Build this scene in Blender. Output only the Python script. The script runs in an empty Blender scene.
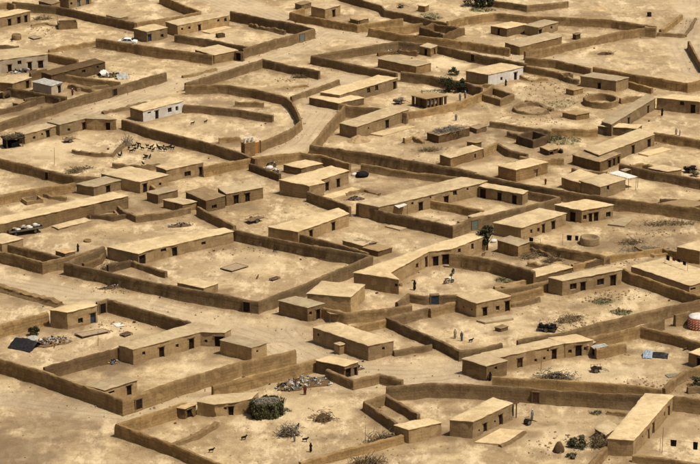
import bpy, bmesh, math, random
import numpy as np
from mathutils import Vector, noise as mnoise
random.seed(7)
R = math.radians
sc = bpy.context.scene
COL = sc.collection

# ------------------------------------------------------------------ camera
FPX, PITCH, CAMZ = 2700.0, R(18.5), 156.0        # focal length in photo pixels (700 wide), downward tilt, height
cd = bpy.data.cameras.new('camera'); cam = bpy.data.objects.new('camera', cd); COL.objects.link(cam)
cam.location = (0, 0, CAMZ); cam.rotation_euler = (math.pi/2-PITCH, 0, 0)
cd.sensor_width = 36; cd.lens = 36*FPX/700; cd.clip_start = 1; cd.clip_end = 30000
sc.camera = cam
# ------------------------------------------------------------------ sky and sun
SUN_EL = R(65); SUN_AZ = math.atan2(0.90, -0.42)    # clockwise from +Y: the sun stands high over the right-hand side
w = bpy.data.worlds.new('World'); sc.world = w; w.use_nodes = True
nt = w.node_tree; bg = nt.nodes['Background']
sky = nt.nodes.new('ShaderNodeTexSky'); sky.sky_type = 'NISHITA'; sky.sun_disc = False
sky.sun_elevation = SUN_EL; sky.sun_rotation = SUN_AZ; sky.dust_density = 6.0; sky.air_density = 1.0; sky.ozone_density = 0.6
nt.links.new(sky.outputs[0], bg.inputs[0]); bg.inputs[1].default_value = 0.055
sd = bpy.data.lights.new('sun', 'SUN'); sd.energy = 4.5; sd.angle = R(2.5); sd.color = (1.0, 0.91, 0.76)
sun = bpy.data.objects.new('sun', sd); COL.objects.link(sun)
sv = Vector((math.sin(SUN_AZ)*math.cos(SUN_EL), math.cos(SUN_AZ)*math.cos(SUN_EL), math.sin(SUN_EL)))
sun.rotation_euler = sv.to_track_quat('Z', 'Y').to_euler(); sun.location = (100, 450, 200)
vs = sc.view_settings; vs.view_transform = 'Standard'; vs.look = 'None'; vs.exposure = 0.10; vs.gamma = 1.0
vs.use_curve_mapping = False

# ------------------------------------------------------------------ survey helpers: photo pixel -> ground position
cp, sp = math.cos(PITCH), math.sin(PITCH)
def ray(u, v):
    a = (u-350)/FPX; b = (232-v)/FPX
    return Vector((a, cp+b*sp, -sp+b*cp))
def P(u, v, z=0.0):
    d = ray(u, v); t = (z-CAMZ)/d.z
    return Vector((d.x*t, d.y*t, z))
def TF(tile, p):
    x, y = p
    if tile == 'f': return (x, y)
    if tile[0] == 'a':
        k = int(tile[1])-1; return ((0, 220, 440)[k % 3]+x/2.6923, (0, 146, 292)[k//3]+y/2.6923)
    return (175*int(tile[1])+x/4.0, 116*int(tile[0])+y/4.0)

def vnoise(x, y, seed=0):
    x = np.asarray(x, float); y = np.asarray(y, float)
    xi = np.floor(x).astype(np.int64); yi = np.floor(y).astype(np.int64)
    fx = x-xi; fy = y-yi; fx = fx*fx*(3-2*fx); fy = fy*fy*(3-2*fy)
    def h(i, j):
        n = (i*374761393+j*668265263+seed*974634777) & 0x7fffffff
        n = ((n ^ (n >> 13))*1274126177) & 0x7fffffff
        return ((n ^ (n >> 16)) & 0xffff)/65535.0*2-1
    a = h(xi, yi); b = h(xi+1, yi); c = h(xi, yi+1); d = h(xi+1, yi+1)
    return (a*(1-fx)+b*fx)*(1-fy)+(c*(1-fx)+d*fx)*fy
def gz(x, y):
    return vnoise(x/14, y/14, 1)*.10+vnoise(x/4, y/4, 2)*.07+vnoise(x/1.6, y/1.6, 3)*.055+vnoise(x/.8, y/.8, 4)*.03
def G(x, y): return float(gz(x, y))
def nz(v, s=1.0): return mnoise.noise(Vector(v)*s)

# ------------------------------------------------------------------ materials
MATS = {}
def newmat(name):
    m = bpy.data.materials.new(name); m.use_nodes = True; MATS[name] = m
    n = m.node_tree.nodes; b = n['Principled BSDF']
    b.inputs['Roughness'].default_value = .95
    b.inputs['Specular IOR Level'].default_value = .12
    return m, n, m.node_tree.links, b
def simple(name, col, rough=.8, var=.25, scale=3.0, metal=0):
    m, n, l, b = newmat(name)
    g = n.new('ShaderNodeNewGeometry'); t = n.new('ShaderNodeTexNoise'); t.inputs['Scale'].default_value = scale
    t.inputs['Detail'].default_value = 5; l.new(g.outputs['Position'], t.inputs['Vector'])
    r = n.new('ShaderNodeValToRGB'); e = r.color_ramp.elements
    e[0].position = .3; e[1].position = .7
    e[0].color = (*[c*(1-var) for c in col], 1); e[1].color = (*[min(1, c*(1+var)) for c in col], 1)
    l.new(t.outputs['Fac'], r.inputs[0]); l.new(r.outputs[0], b.inputs['Base Color'])
    b.inputs['Roughness'].default_value = rough; b.inputs['Metallic'].default_value = metal
    return m
def mixc(n, l, fac, a, b, mode='MIX'):
    x = n.new('ShaderNodeMix'); x.data_type = 'RGBA'; x.blend_type = mode
    for s, v in ((x.inputs[0], fac), (x.inputs[6], a), (x.inputs[7], b)):
        if isinstance(v, (int, float)): s.default_value = v
        elif isinstance(v, tuple): s.default_value = (*v, 1)
        else: l.new(v, s)
    return x.outputs[2]
def noise_n(n, l, vec, scale, detail=6, rough=.6, sc3=None):
    if sc3:
        mp = n.new('ShaderNodeMapping'); mp.inputs['Scale'].default_value = sc3; l.new(vec, mp.inputs[0]); vec = mp.outputs[0]
    t = n.new('ShaderNodeTexNoise'); t.inputs['Scale'].default_value = scale; t.inputs['Detail'].default_value = detail
    t.inputs['Roughness'].default_value = rough; l.new(vec, t.inputs['Vector']); return t.outputs['Fac']
def rng(n, l, v, a, b, c=0, d=1):
    m = n.new('ShaderNodeMapRange'); l.new(v, m.inputs[0])
    for i, q in enumerate((a, b, c, d)): m.inputs[i+1].default_value = q
    return m.outputs[0]
def mud(name, lo, hi, stain, course=.35, streak=.5, bump=.5, dist=.05, mottle=.5):
    """sun-dried mud plaster: lumpy tone, faint courses, rain streaks, a tone of its own for each object"""
    m, n, l, b = newmat(name)
    pos = n.new('ShaderNodeNewGeometry').outputs['Position']
    big = noise_n(n, l, pos, .22, 4); mid = noise_n(n, l, pos, 1.3, 6, .65); fine = noise_n(n, l, pos, 7, 5, .7)
    c = mixc(n, l, rng(n, l, mid, .3, .7), lo, hi)
    c = mixc(n, l, rng(n, l, big, .38, .64, 0, .55), c, stain)
    wv = n.new('ShaderNodeTexWave'); wv.wave_type = 'BANDS'; wv.bands_direction = 'Z'; wv.inputs['Scale'].default_value = .62; wv.inputs['Distortion'].default_value = 2.2
    wv.inputs['Detail'].default_value = 4; wv.inputs['Detail Scale'].default_value = .8; l.new(pos, wv.inputs['Vector'])
    c = mixc(n, l, rng(n, l, wv.outputs['Fac'], .15, .8, course*.8, 0), c, stain)
    co = noise_n(n, l, pos, 1, 3, .6, (.25, .25, 3.2)); c = mixc(n, l, rng(n, l, co, .45, .66, 0, course), c, stain)
    stn = noise_n(n, l, pos, 1, 4, .6, (2.2, 2.2, .22)); c = mixc(n, l, rng(n, l, stn, .52, .70, 0, streak), c, stain)
    rep = noise_n(n, l, pos, .55, 2, .4); c = mixc(n, l, rng(n, l, rep, .57, .62, 0, .55), c, hi)
    blot = noise_n(n, l, pos, .8, 7, .8); c = mixc(n, l, rng(n, l, blot, .54, .66, 0, mottle), c, stain)
    c = mixc(n, l, rng(n, l, fine, .38, .62, 0, .42), c, hi)
    oi = n.new('ShaderNodeObjectInfo').outputs['Random']
    hs = n.new('ShaderNodeHueSaturation'); l.new(c, hs.inputs['Color'])
    l.new(rng(n, l, oi, 0, 1, 0.68, 1.25), hs.inputs['Value'])
    l.new(rng(n, l, oi, 0, 1, .96, 1.06), hs.inputs['Saturation'])
    l.new(hs.outputs[0], b.inputs['Base Color'])
    bp = n.new('ShaderNodeBump'); bp.inputs['Strength'].default_value = bump; bp.inputs['Distance'].default_value = dist
    hsum = n.new('ShaderNodeMath'); hsum.operation = 'ADD'; l.new(mid, hsum.inputs[0]); l.new(fine, hsum.inputs[1])
    l.new(hsum.outputs[0], bp.inputs['Height']); l.new(bp.outputs[0], b.inputs['Normal'])
    return m
mud('wall_mud', (.190, .120, .054), (.325, .222, .110), (.098, .058, .025), .34, .65, .9, .10)
mud('house_mud', (.275, .188, .094), (.415, .302, .164), (.150, .094, .044), .25, .65, .8, .08)
mud('dark_mud', (.100, .062, .030), (.170, .110, .056), (.058, .036, .018), .3, .6, .9, .10)
mud('roof_mud', (.40, .308, .180), (.575, .456, .282), (.26, .182, .094), 0, 0, .9, .09, .85)
mud('old_roof_mud', (.23, .158, .082), (.34, .243, .132), (.15, .098, .05), 0, 0, .9, .08, .8)
mud('pale_mud', (.42, .345, .245), (.54, .455, .335), (.27, .205, .13), .15, .5)
mud('whitewash', (.70, .67, .61), (.84, .82, .77), (.36, .30, .22), .08, .45, .35)
mud('rubble_mud', (.26, .18, .096), (.50, .365, .205), (.17, .11, .058), 0, 0, .8)

def ground_material(name, road):
    m, n, l, b = newmat(name)
    pos = n.new('ShaderNodeNewGeometry').outputs['Position']
    huge = noise_n(n, l, pos, .03, 4, .6); big = noise_n(n, l, pos, .12, 6, .62); mid = noise_n(n, l, pos, .6, 7, .68); fine = noise_n(n, l, pos, 3.5, 6, .75)
    c = mixc(n, l, rng(n, l, mid, .32, .66), (.415, .30, .158), (.655, .505, .302))
    c = mixc(n, l, rng(n, l, big, .43, .57, 0, .75), c, (.29, .198, .102))
    c = mixc(n, l, rng(n, l, huge, .42, .60, 0, .45), c, (.44, .335, .21))
    patch = noise_n(n, l, pos, .20, 8, .74, (1, .5, 1)); c = mixc(n, l, rng(n, l, patch, .51, .60, 0, .8), c, (.74, .59, .375))
    dirty = noise_n(n, l, pos, .42, 8, .78, (1, .6, 1)); c = mixc(n, l, rng(n, l, dirty, .52, .64, 0, .55), c, (.205, .134, .068))
    spots = noise_n(n, l, pos, 1.6, 6, .85); c = mixc(n, l, rng(n, l, spots, .60, .70, 0, .35), c, (.17, .11, .056))
    c = mixc(n, l, rng(n, l, fine, .52, .68, 0, .28), c, (.25, .17, .09))
    def attr(nm):
        a = n.new('ShaderNodeAttribute'); a.attribute_name = nm; return a.outputs['Fac']
    c = mixc(n, l, rng(n, l, attr('straw'), 0, 1, 0, .7), c, (.75, .60, .375))
    c = mixc(n, l, rng(n, l, attr('foot'), 0, 1, 0, .72), c, (.205, .136, .07))  # dark soil at wall feet, with shade beneath walls painted into its colour
    c = mixc(n, l, rng(n, l, attr('packed'), 0, 1, 0, .62), c, (.51, .408, .272))
    c = mixc(n, l, rng(n, l, attr('dirt_and_shade'), 0, 1, 0, .75), c, (.165, .112, .064))
    c = mixc(n, l, rng(n, l, attr('green'), 0, 1, 0, .7), c, (.12, .13, .05))
    if road:
        d = attr('across')
        ab = n.new('ShaderNodeMath'); ab.operation = 'ABSOLUTE'; l.new(d, ab.inputs[0])
        rut = n.new('ShaderNodeMath'); rut.operation = 'PINGPONG'; l.new(ab.outputs[0], rut.inputs[0]); rut.inputs[1].default_value = .8
        wob = n.new('ShaderNodeMath'); wob.operation = 'MULTIPLY'; l.new(rng(n, l, rut.outputs[0], .45, .75), wob.inputs[0]); l.new(rng(n, l, big, .4, .6), wob.inputs[1])
        c = mixc(n, l, rng(n, l, wob.outputs[0], 0, 1, 0, .45), c, (.27, .19, .108))
    l.new(c, b.inputs['Base Color'])
    bp = n.new('ShaderNodeBump'); bp.inputs['Strength'].default_value = 1.0; bp.inputs['Distance'].default_value = .22
    s = n.new('ShaderNodeMath'); s.operation = 'ADD'; l.new(mid, s.inputs[0]); l.new(fine, s.inputs[1])
    l.new(s.outputs[0], bp.inputs['Height']); l.new(bp.outputs[0], b.inputs['Normal'])
    return m
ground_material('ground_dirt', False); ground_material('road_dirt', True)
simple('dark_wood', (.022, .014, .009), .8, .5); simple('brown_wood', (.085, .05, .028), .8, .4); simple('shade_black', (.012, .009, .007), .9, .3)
simple('blue_door', (.035, .05, .075), .6, .3); simple('green_steel', (.12, .15, .125), .5, .25); simple('orange_door', (.34, .155, .05), .6, .2)
simple('timber', (.17, .115, .065), .85, .35, 6); simple('pale_timber', (.30, .22, .13), .85, .3, 6)
simple('black_cloth', (.014, .012, .012), .9, .3); simple('dark_red_cloth', (.12, .03, .02), .9, .3); simple('blue_cloth', (.09, .12, .16), .8, .3)
simple('white_cloth', (.56, .545, .51), .8, .2, 1.5); simple('grey_cloth', (.33, .32, .29), .85, .3, 2); simple('black_sheet', (.02, .02, .022), .45, .4)
simple('blue_sheet', (.24, .30, .36), .5, .3); simple('white_paint', (.78, .78, .76), .35, .05); simple('tyre_rubber', (.015, .015, .015), .85, .2)
simple('glass_dark', (.02, .025, .03), .1, .2); simple('bare_steel', (.18, .17, .15), .45, .3, 3, .6); simple('red_paint', (.30, .07, .03), .4, .2)
simple('skin', (.22, .12, .07), .6, .1); simple('goat_black', (.012, .010, .009), .9, .3); simple('goat_brown', (.09, .05, .028), .9, .4)
simple('tan_cloth', (.30, .23, .15), .9, .2); simple('orange_cloth', (.42, .14, .04), .9, .2); simple('grey_robe', (.16, .16, .15), .9, .2)
simple('dry_brush', (.17, .125, .07), .95, .4, 5); simple('grey_brush', (.19, .165, .125), .95, .4, 5); simple('straw', (.42, .31, .15), .95, .3, 4)
simple('leaf_dark', (.040, .040, .020), .7, .45, 1.2); simple('leaf_olive', (.085, .080, .038), .7, .4, 1.2); simple('leaf_green', (.075, .080, .036), .7, .4, 1.2)
simple('bark', (.08, .055, .035), .9, .3); simple('plastic_yellow', (.36, .29, .10), .5, .2); simple('stone', (.36, .27, .165), .95, .35, 2)
M = MATS

# ------------------------------------------------------------------ object helpers
def mesh_obj(name, verts, faces, mat, parent=None, smooth=False, origin=None, mats=None, fm=None):
    me = bpy.data.meshes.new(name)
    if origin is not None: verts = [(v[0]-origin[0], v[1]-origin[1], v[2]-origin[2]) for v in verts]
    me.from_pydata([tuple(v) for v in verts], [], faces); me.update()
    if mats:
        for mm in mats: me.materials.append(M[mm])
        if fm: me.polygons.foreach_set('material_index', fm)
    else: me.materials.append(M[mat])
    if smooth: me.polygons.foreach_set('use_smooth', [True]*len(me.polygons))
    o = bpy.data.objects.new(name, me); COL.objects.link(o)
    if parent: o.parent = parent
    elif origin is not None: o.location = origin
    return o
def tag(o, label, cat, group=None, kind=None):
    if label: o['label'] = label
    if cat: o['category'] = cat
    if group: o['group'] = group
    if kind: o['kind'] = kind
    return o
def empty(name, loc, label, cat, group=None, rz=0):
    o = bpy.data.objects.new(name, None); COL.objects.link(o); o.location = loc; o.rotation_euler = (0, 0, rz)
    o.empty_display_size = .3
    return tag(o, label, cat, group)
def copy_tree(o, parent=None):
    c = o.copy(); COL.objects.link(c)
    if parent: c.parent = parent
    for ch in list(o.children): copy_tree(ch, c)
    return c
class MB:
    """collects shapes for one mesh"""
    def __init__(s): s.v = []; s.f = []
    def add(s, vs, fs):
        k = len(s.v); s.v += [tuple(q) for q in vs]; s.f += [tuple(i+k for i in f) for f in fs]; return s
    def box(s, c, size, rz=0, jit=0, tilt=(0, 0)):
        hx, hy, hz = size[0]/2, size[1]/2, size[2]/2; ca, sa = math.cos(rz), math.sin(rz); vs = []
        for z in (-hz, hz):
            for x, y in ((-hx, -hy), (hx, -hy), (hx, hy), (-hx, hy)):
                zz = z+x*tilt[0]+y*tilt[1]
                vs.append((c[0]+x*ca-y*sa+random.uniform(-jit, jit), c[1]+x*sa+y*ca+random.uniform(-jit, jit), c[2]+zz+random.uniform(-jit, jit)))
        return s.add(vs, [(3, 2, 1, 0), (4, 5, 6, 7), (0, 1, 5, 4), (1, 2, 6, 5), (2, 3, 7, 6), (3, 0, 4, 7)])
    def bar(s, a, b, r, n=6, r2=None):
        a = Vector(a); b = Vector(b); d = (b-a).normalized(); u = d.orthogonal().normalized(); w_ = d.cross(u); r2 = r if r2 is None else r2; vs = []
        for p, q in ((a, r), (b, r2)):
            for i in range(n):
                t = 2*math.pi*i/n; vs.append(p+u*math.cos(t)*q+w_*math.sin(t)*q)
        return s.add(vs, [(i, (i+1) % n, n+(i+1) % n, n+i) for i in range(n)]+[tuple(range(n-1, -1, -1)), tuple(range(n, 2*n))])
    def lathe(s, prof, n=14, c=(0, 0, 0), sx=1, sy=1, wob=0):
        vs = []; fs = []
        for r, z in prof:
            for i in range(n):
                t = 2*math.pi*i/n; q = r*(1+random.uniform(-wob, wob))
                vs.append((c[0]+q*math.cos(t)*sx, c[1]+q*math.sin(t)*sy, c[2]+z))
        for j in range(len(prof)-1):
            for i in range(n): fs.append((j*n+i, j*n+(i+1) % n, (j+1)*n+(i+1) % n, (j+1)*n+i))
        fs.append(tuple(range(n-1, -1, -1))); fs.append(tuple(range((len(prof)-1)*n, len(prof)*n)))
        return s.add(vs, fs)
    def torus(s, c, R0, r, axis='y', n=18, k=6):
        vs = []; fs = []
        for i in range(n):
            t = 2*math.pi*i/n
            for j in range(k):
                q = 2*math.pi*j/k; rr = R0+r*math.cos(q); h = r*math.sin(q)
                vs.append((c[0]+rr*math.cos(t), c[1]+h, c[2]+rr*math.sin(t)) if axis == 'y' else (c[0]+rr*math.cos(t), c[1]+rr*math.sin(t), c[2]+h))
        for i in range(n):
            for j in range(k): fs.append((i*k+j, ((i+1) % n)*k+j, ((i+1) % n)*k+(j+1) % k, i*k+(j+1) % k))
        return s.add(vs, fs)
    def build(s, name, mat, parent=None, smooth=False): return mesh_obj(name, s.v, s.f, mat, parent, smooth)
    def thing(s, name, mat, loc, rz, label, cat, group=None, smooth=False):
        o = mesh_obj(name, s.v, s.f, mat, None, smooth); o.location = loc; o.rotation_euler = (0, 0, rz); return tag(o, label, cat, group)
def at(tile, p, z=0.0):
    q = P(*TF(tile, p)); return Vector((q.x, q.y, G(q.x, q.y)+z))
# ------------------------------------------------------------------ the ground and the dirt roads: one sheet, split where wheels and feet have packed it
ROADS = [  # (points on the photo, half width in metres)
 ([(-30, 277), (60, 294), (150, 308), (215, 324), (275, 345), (320, 362)], 4.2),
 ([(280, 345), (340, 375), (410, 378), (455, 374)], 5.5),
 ([(300, 300), (285, 330), (300, 345)], 2.5),
 ([(262, 166), (300, 140), (320, 112), (313, 92), (345, 78)], 3.6),
 ([(20, 140), (90, 112), (150, 92), (215, 72), (262, 60), (300, 48), (330, 32), (365, 38), (520, 58), (590, 62)], 3.6),
 ([(200, -10), (250, 10), (285, 24), (310, 36)], 6.0),
 ([(690, -10), (690, 22), (684, 45), (697, 72)], 4.0),
 ([(-20, 398), (60, 408), (130, 416), (215, 392), (290, 374)], 2.6),
]
DIRT_AND_SHADE = [(35, 104, 32, 5, 1), (20, 112, 25, 4, .9), (640, 246, 80, 15, .75), (510, 258, 34, 7, .6), (545, 268, 30, 5, .6), (540, 100, 45, 14, .45), (470, 140, 40, 7, .5), (385, 190, 40, 7, .6), (330, 55, 45, 8, .45), (140, 205, 35, 8, .5), (650, 30, 60, 16, .3), (60, 400, 90, 14, .45), (35, 440, 70, 22, .55), (395, 30, 30, 5, .5), (265, 180, 40, 6, .45), (660, 168, 30, 4, .4), (230, 78, 40, 6, .35), (300, 300, 25, 5, .4), (640, 372, 40, 7, .35), (420, 440, 40, 8, .35), (110, 55, 40, 6, .4),  # dunged and trampled earth, plus dark bands painted as shadow lines near walls
 (40, 97, 28, 5, .9), (30, 122, 40, 4, .8), (95, 86, 20, 3, .7), (215, 103, 30, 3, .6), (478, 107, 12, 4, .7), (601, 97, 14, 4, .7), (535, 104, 18, 4, .6), (232, 143, 22, 4, .8), (268, 172, 42, 3, .6), (242, 208, 20, 3, .7), (395, 170, 50, 3, .8),
 (650, 226, 50, 6, .85), (305, 249, 60, 3, .6), (238, 239, 30, 3, .6), (620, 243, 60, 5, .8), (560, 262, 28, 3, .7), (330, 379, 28, 4, .6), (100, 300, 40, 2, .5), (500, 152, 30, 3, .5), (590, 150, 25, 3, .6), (30, 180, 40, 4, .5), (140, 200, 25, 4, .6), (650, 60, 30, 5, .4), (575, 15, 40, 4, .4), (120, 48, 40, 4, .45), (330, 62, 40, 3, .5), (395, 45, 40, 2, .6), (500, 66, 30, 2, .6), (640, 352, 40, 3, .6), (560, 385, 50, 2.5, .7), (430, 355, 25, 2, .4), (210, 395, 30, 3, .6), (560, 455, 40, 5, .5), (690, 400, 15, 4, .6),
 (112, 366, 30, 10, 1), (45, 428, 55, 16, .7), (430, 150, 18, 4, .9), (500, 134, 14, 5, .8), (88, 382, 25, 6, .5), (330, 437, 25, 5, .5),
 (15, 450, 60, 24, .95), (445, 450, 18, 5, .6), (60, 380, 50, 10, .4), (660, 250, 40, 6, .6), (600, 302, 25, 5, .6), (445, 325, 12, 4, .5), (415, 228, 20, 4, .3), (225, 250, 16, 4, .4), (560, 130, 22, 6, .5),
 (40, 372, 30, 5, .5), (600, 53, 12, 3, .5), (112, 243, 25, 6, .5), (395, 180, 20, 4, .4), (640, 225, 30, 5, .5), (660, 18, 30, 8, .3), (15, 300, 30, 5, .5), (575, 305, 30, 6, .5), (640, 382, 18, 3, .5),
 (200, 108, 35, 5, .4), (280, 75, 30, 6, .4), (455, 413, 14, 4, .5), (90, 428, 14, 3, .8), (640, 415, 20, 5, .4), (540, 160, 14, 4, .3), (240, 262, 28, 7, .35)]
STRAW = [(452, 62, 24, 9, 1), (55, 150, 40, 12, .6), (245, 262, 40, 12, .4), (470, 278, 30, 8, .6), (640, 155, 35, 10, .7), (445, 213, 18, 6, .7), (590, 372, 60, 10, .6), (545, 435, 50, 12, .6),
 (120, 330, 30, 8, .6), (200, 370, 40, 8, .6), (300, 408, 70, 16, .5), (470, 168, 30, 6, .5), (660, 135, 35, 8, .7), (655, 430, 35, 12, .6), (495, 325, 40, 8, .6), (640, 182, 35, 8, .6), (375, 220, 30, 6, .4), (165, 132, 25, 6, .6), (215, 38, 35, 6, .5)]
GREEN = [(482, 10, 14, 2, .9), (430, 17, 12, 4, .8), (621, 312, 11, 3, .9), (602, 302, 10, 3, .7), (510, 281, 14, 3, .9), (563, 141, 18, 5, .7), (596, 413, 6, 2, .8), (562, 104, 14, 4, .35), (430, 92, 10, 2, .4), (283, 410, 10, 2, .4)]
def seg_dist(px, py, pts):
    best = np.full(px.shape, 1e9); sign = np.zeros(px.shape)
    for a, b in zip(pts[:-1], pts[1:]):
        dx, dy = b.x-a.x, b.y-a.y; L = math.hypot(dx, dy)
        t = np.clip(((px-a.x)*dx+(py-a.y)*dy)/(L*L), 0, 1); qx = px-(a.x+t*dx); qy = py-(a.y+t*dy)
        d = np.hypot(qx, qy); s = np.sign(dx*qy-dy*qx); k = d < best
        best = np.where(k, d, best); sign = np.where(k, s, sign)
    return best, sign
def patches(x, y, lst, seed):
    out = np.zeros(x.shape)
    for u, v, rx, ry, s in lst:
        c = P(u, v); e = P(u+rx, v); f = P(u, v+ry); rx_w = abs(e.x-c.x); ry_w = abs(f.y-c.y)
        d = np.sqrt(((x-c.x)/rx_w)**2+((y-c.y)/ry_w)**2)+vnoise(x/2.5, y/2.5, seed)*.35+vnoise(x/.9, y/.9, seed+9)*.2
        out = np.maximum(out, s*np.clip((1.15-d)/.55, 0, 1))
    return out
def build_ground():
    def axis(lo, hi, st, far_lo, far_hi):
        a = np.arange(lo, hi+.01, st); L = [lo-st*1.6**k*2 for k in range(1, 16)]; H = [a[-1]+st*1.6**k*2 for k in range(1, 18)]
        return np.concatenate(([far_lo], [q for q in L[::-1] if q > far_lo], a, [q for q in H if q < far_hi], [far_hi]))
    X = axis(-104, 104, .5, -9000, 9000); Y = axis(340, 690, .5, -3000, 16000)
    x, y = np.meshgrid(X, Y); nx, ny = len(X), len(Y)
    fade = np.clip((16000-np.hypot(x, y-500))/8000, 0, 1)
    z = gz(x, y)*fade
    xf, yf, zf = x.ravel(), y.ravel(), z.ravel()
    road_d = np.full(xf.shape, 99.); across = np.zeros(xf.shape)
    for pts, hw in ROADS:
        d, s = seg_dist(xf, yf, [P(*q) for q in pts]); k = d-hw; m_ = k < road_d
        road_d = np.where(m_, k, road_d); across = np.where(m_, d*s+20, across)
    road_d = road_d+vnoise(xf/6, yf/6, 21)*1.1+vnoise(xf/1.7, yf/1.7, 22)*.5
    zf = zf-np.clip(-road_d, 0, 2)*.03
    near = np.full(xf.shape, 9.)                       # soil washed up against every wall and house foot, plus its painted shade band
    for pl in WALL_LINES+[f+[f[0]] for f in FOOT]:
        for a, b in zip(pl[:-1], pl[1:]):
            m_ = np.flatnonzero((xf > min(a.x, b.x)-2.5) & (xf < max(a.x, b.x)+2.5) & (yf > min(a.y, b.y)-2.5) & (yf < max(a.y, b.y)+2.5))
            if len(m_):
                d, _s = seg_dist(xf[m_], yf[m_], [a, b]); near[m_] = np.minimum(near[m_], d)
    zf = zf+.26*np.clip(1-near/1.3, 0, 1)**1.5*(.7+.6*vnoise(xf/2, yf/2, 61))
    att = {'dirt_and_shade': patches(xf, yf, DIRT_AND_SHADE, 31), 'straw': patches(xf, yf, STRAW, 41), 'green': patches(xf, yf, GREEN, 51), 'foot': np.clip(1.15-near/2.3+vnoise(xf/1.5, yf/1.5, 71)*.45+vnoise(xf/6, yf/6, 72)*.45, 0, 1),
           'packed': np.clip(.5-road_d/3, 0, 1), 'across': across}
    idx = np.arange(nx*ny).reshape(ny, nx)
    quads = np.stack([idx[:-1, :-1], idx[:-1, 1:], idx[1:, 1:], idx[1:, :-1]], -1).reshape(-1, 4)
    on_road = road_d[quads].mean(1) < 0
    co = np.stack([xf, yf, zf], 1)
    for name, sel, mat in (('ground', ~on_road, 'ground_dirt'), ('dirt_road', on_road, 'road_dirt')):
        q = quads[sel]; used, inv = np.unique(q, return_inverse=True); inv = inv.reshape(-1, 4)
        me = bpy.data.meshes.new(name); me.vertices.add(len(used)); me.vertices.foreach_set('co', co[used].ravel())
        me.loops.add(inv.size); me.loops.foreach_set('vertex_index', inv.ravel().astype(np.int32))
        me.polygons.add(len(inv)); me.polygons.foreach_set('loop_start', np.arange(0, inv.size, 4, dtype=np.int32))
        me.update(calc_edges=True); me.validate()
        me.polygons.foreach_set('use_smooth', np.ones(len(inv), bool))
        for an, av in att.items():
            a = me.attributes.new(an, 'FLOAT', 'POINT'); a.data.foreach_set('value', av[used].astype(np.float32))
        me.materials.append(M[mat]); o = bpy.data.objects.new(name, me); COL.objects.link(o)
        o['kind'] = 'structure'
        o['label'] = 'bare tan dirt of the yards and open land' if name == 'ground' else 'packed pale dirt lanes with wheel ruts between the compounds'

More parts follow.
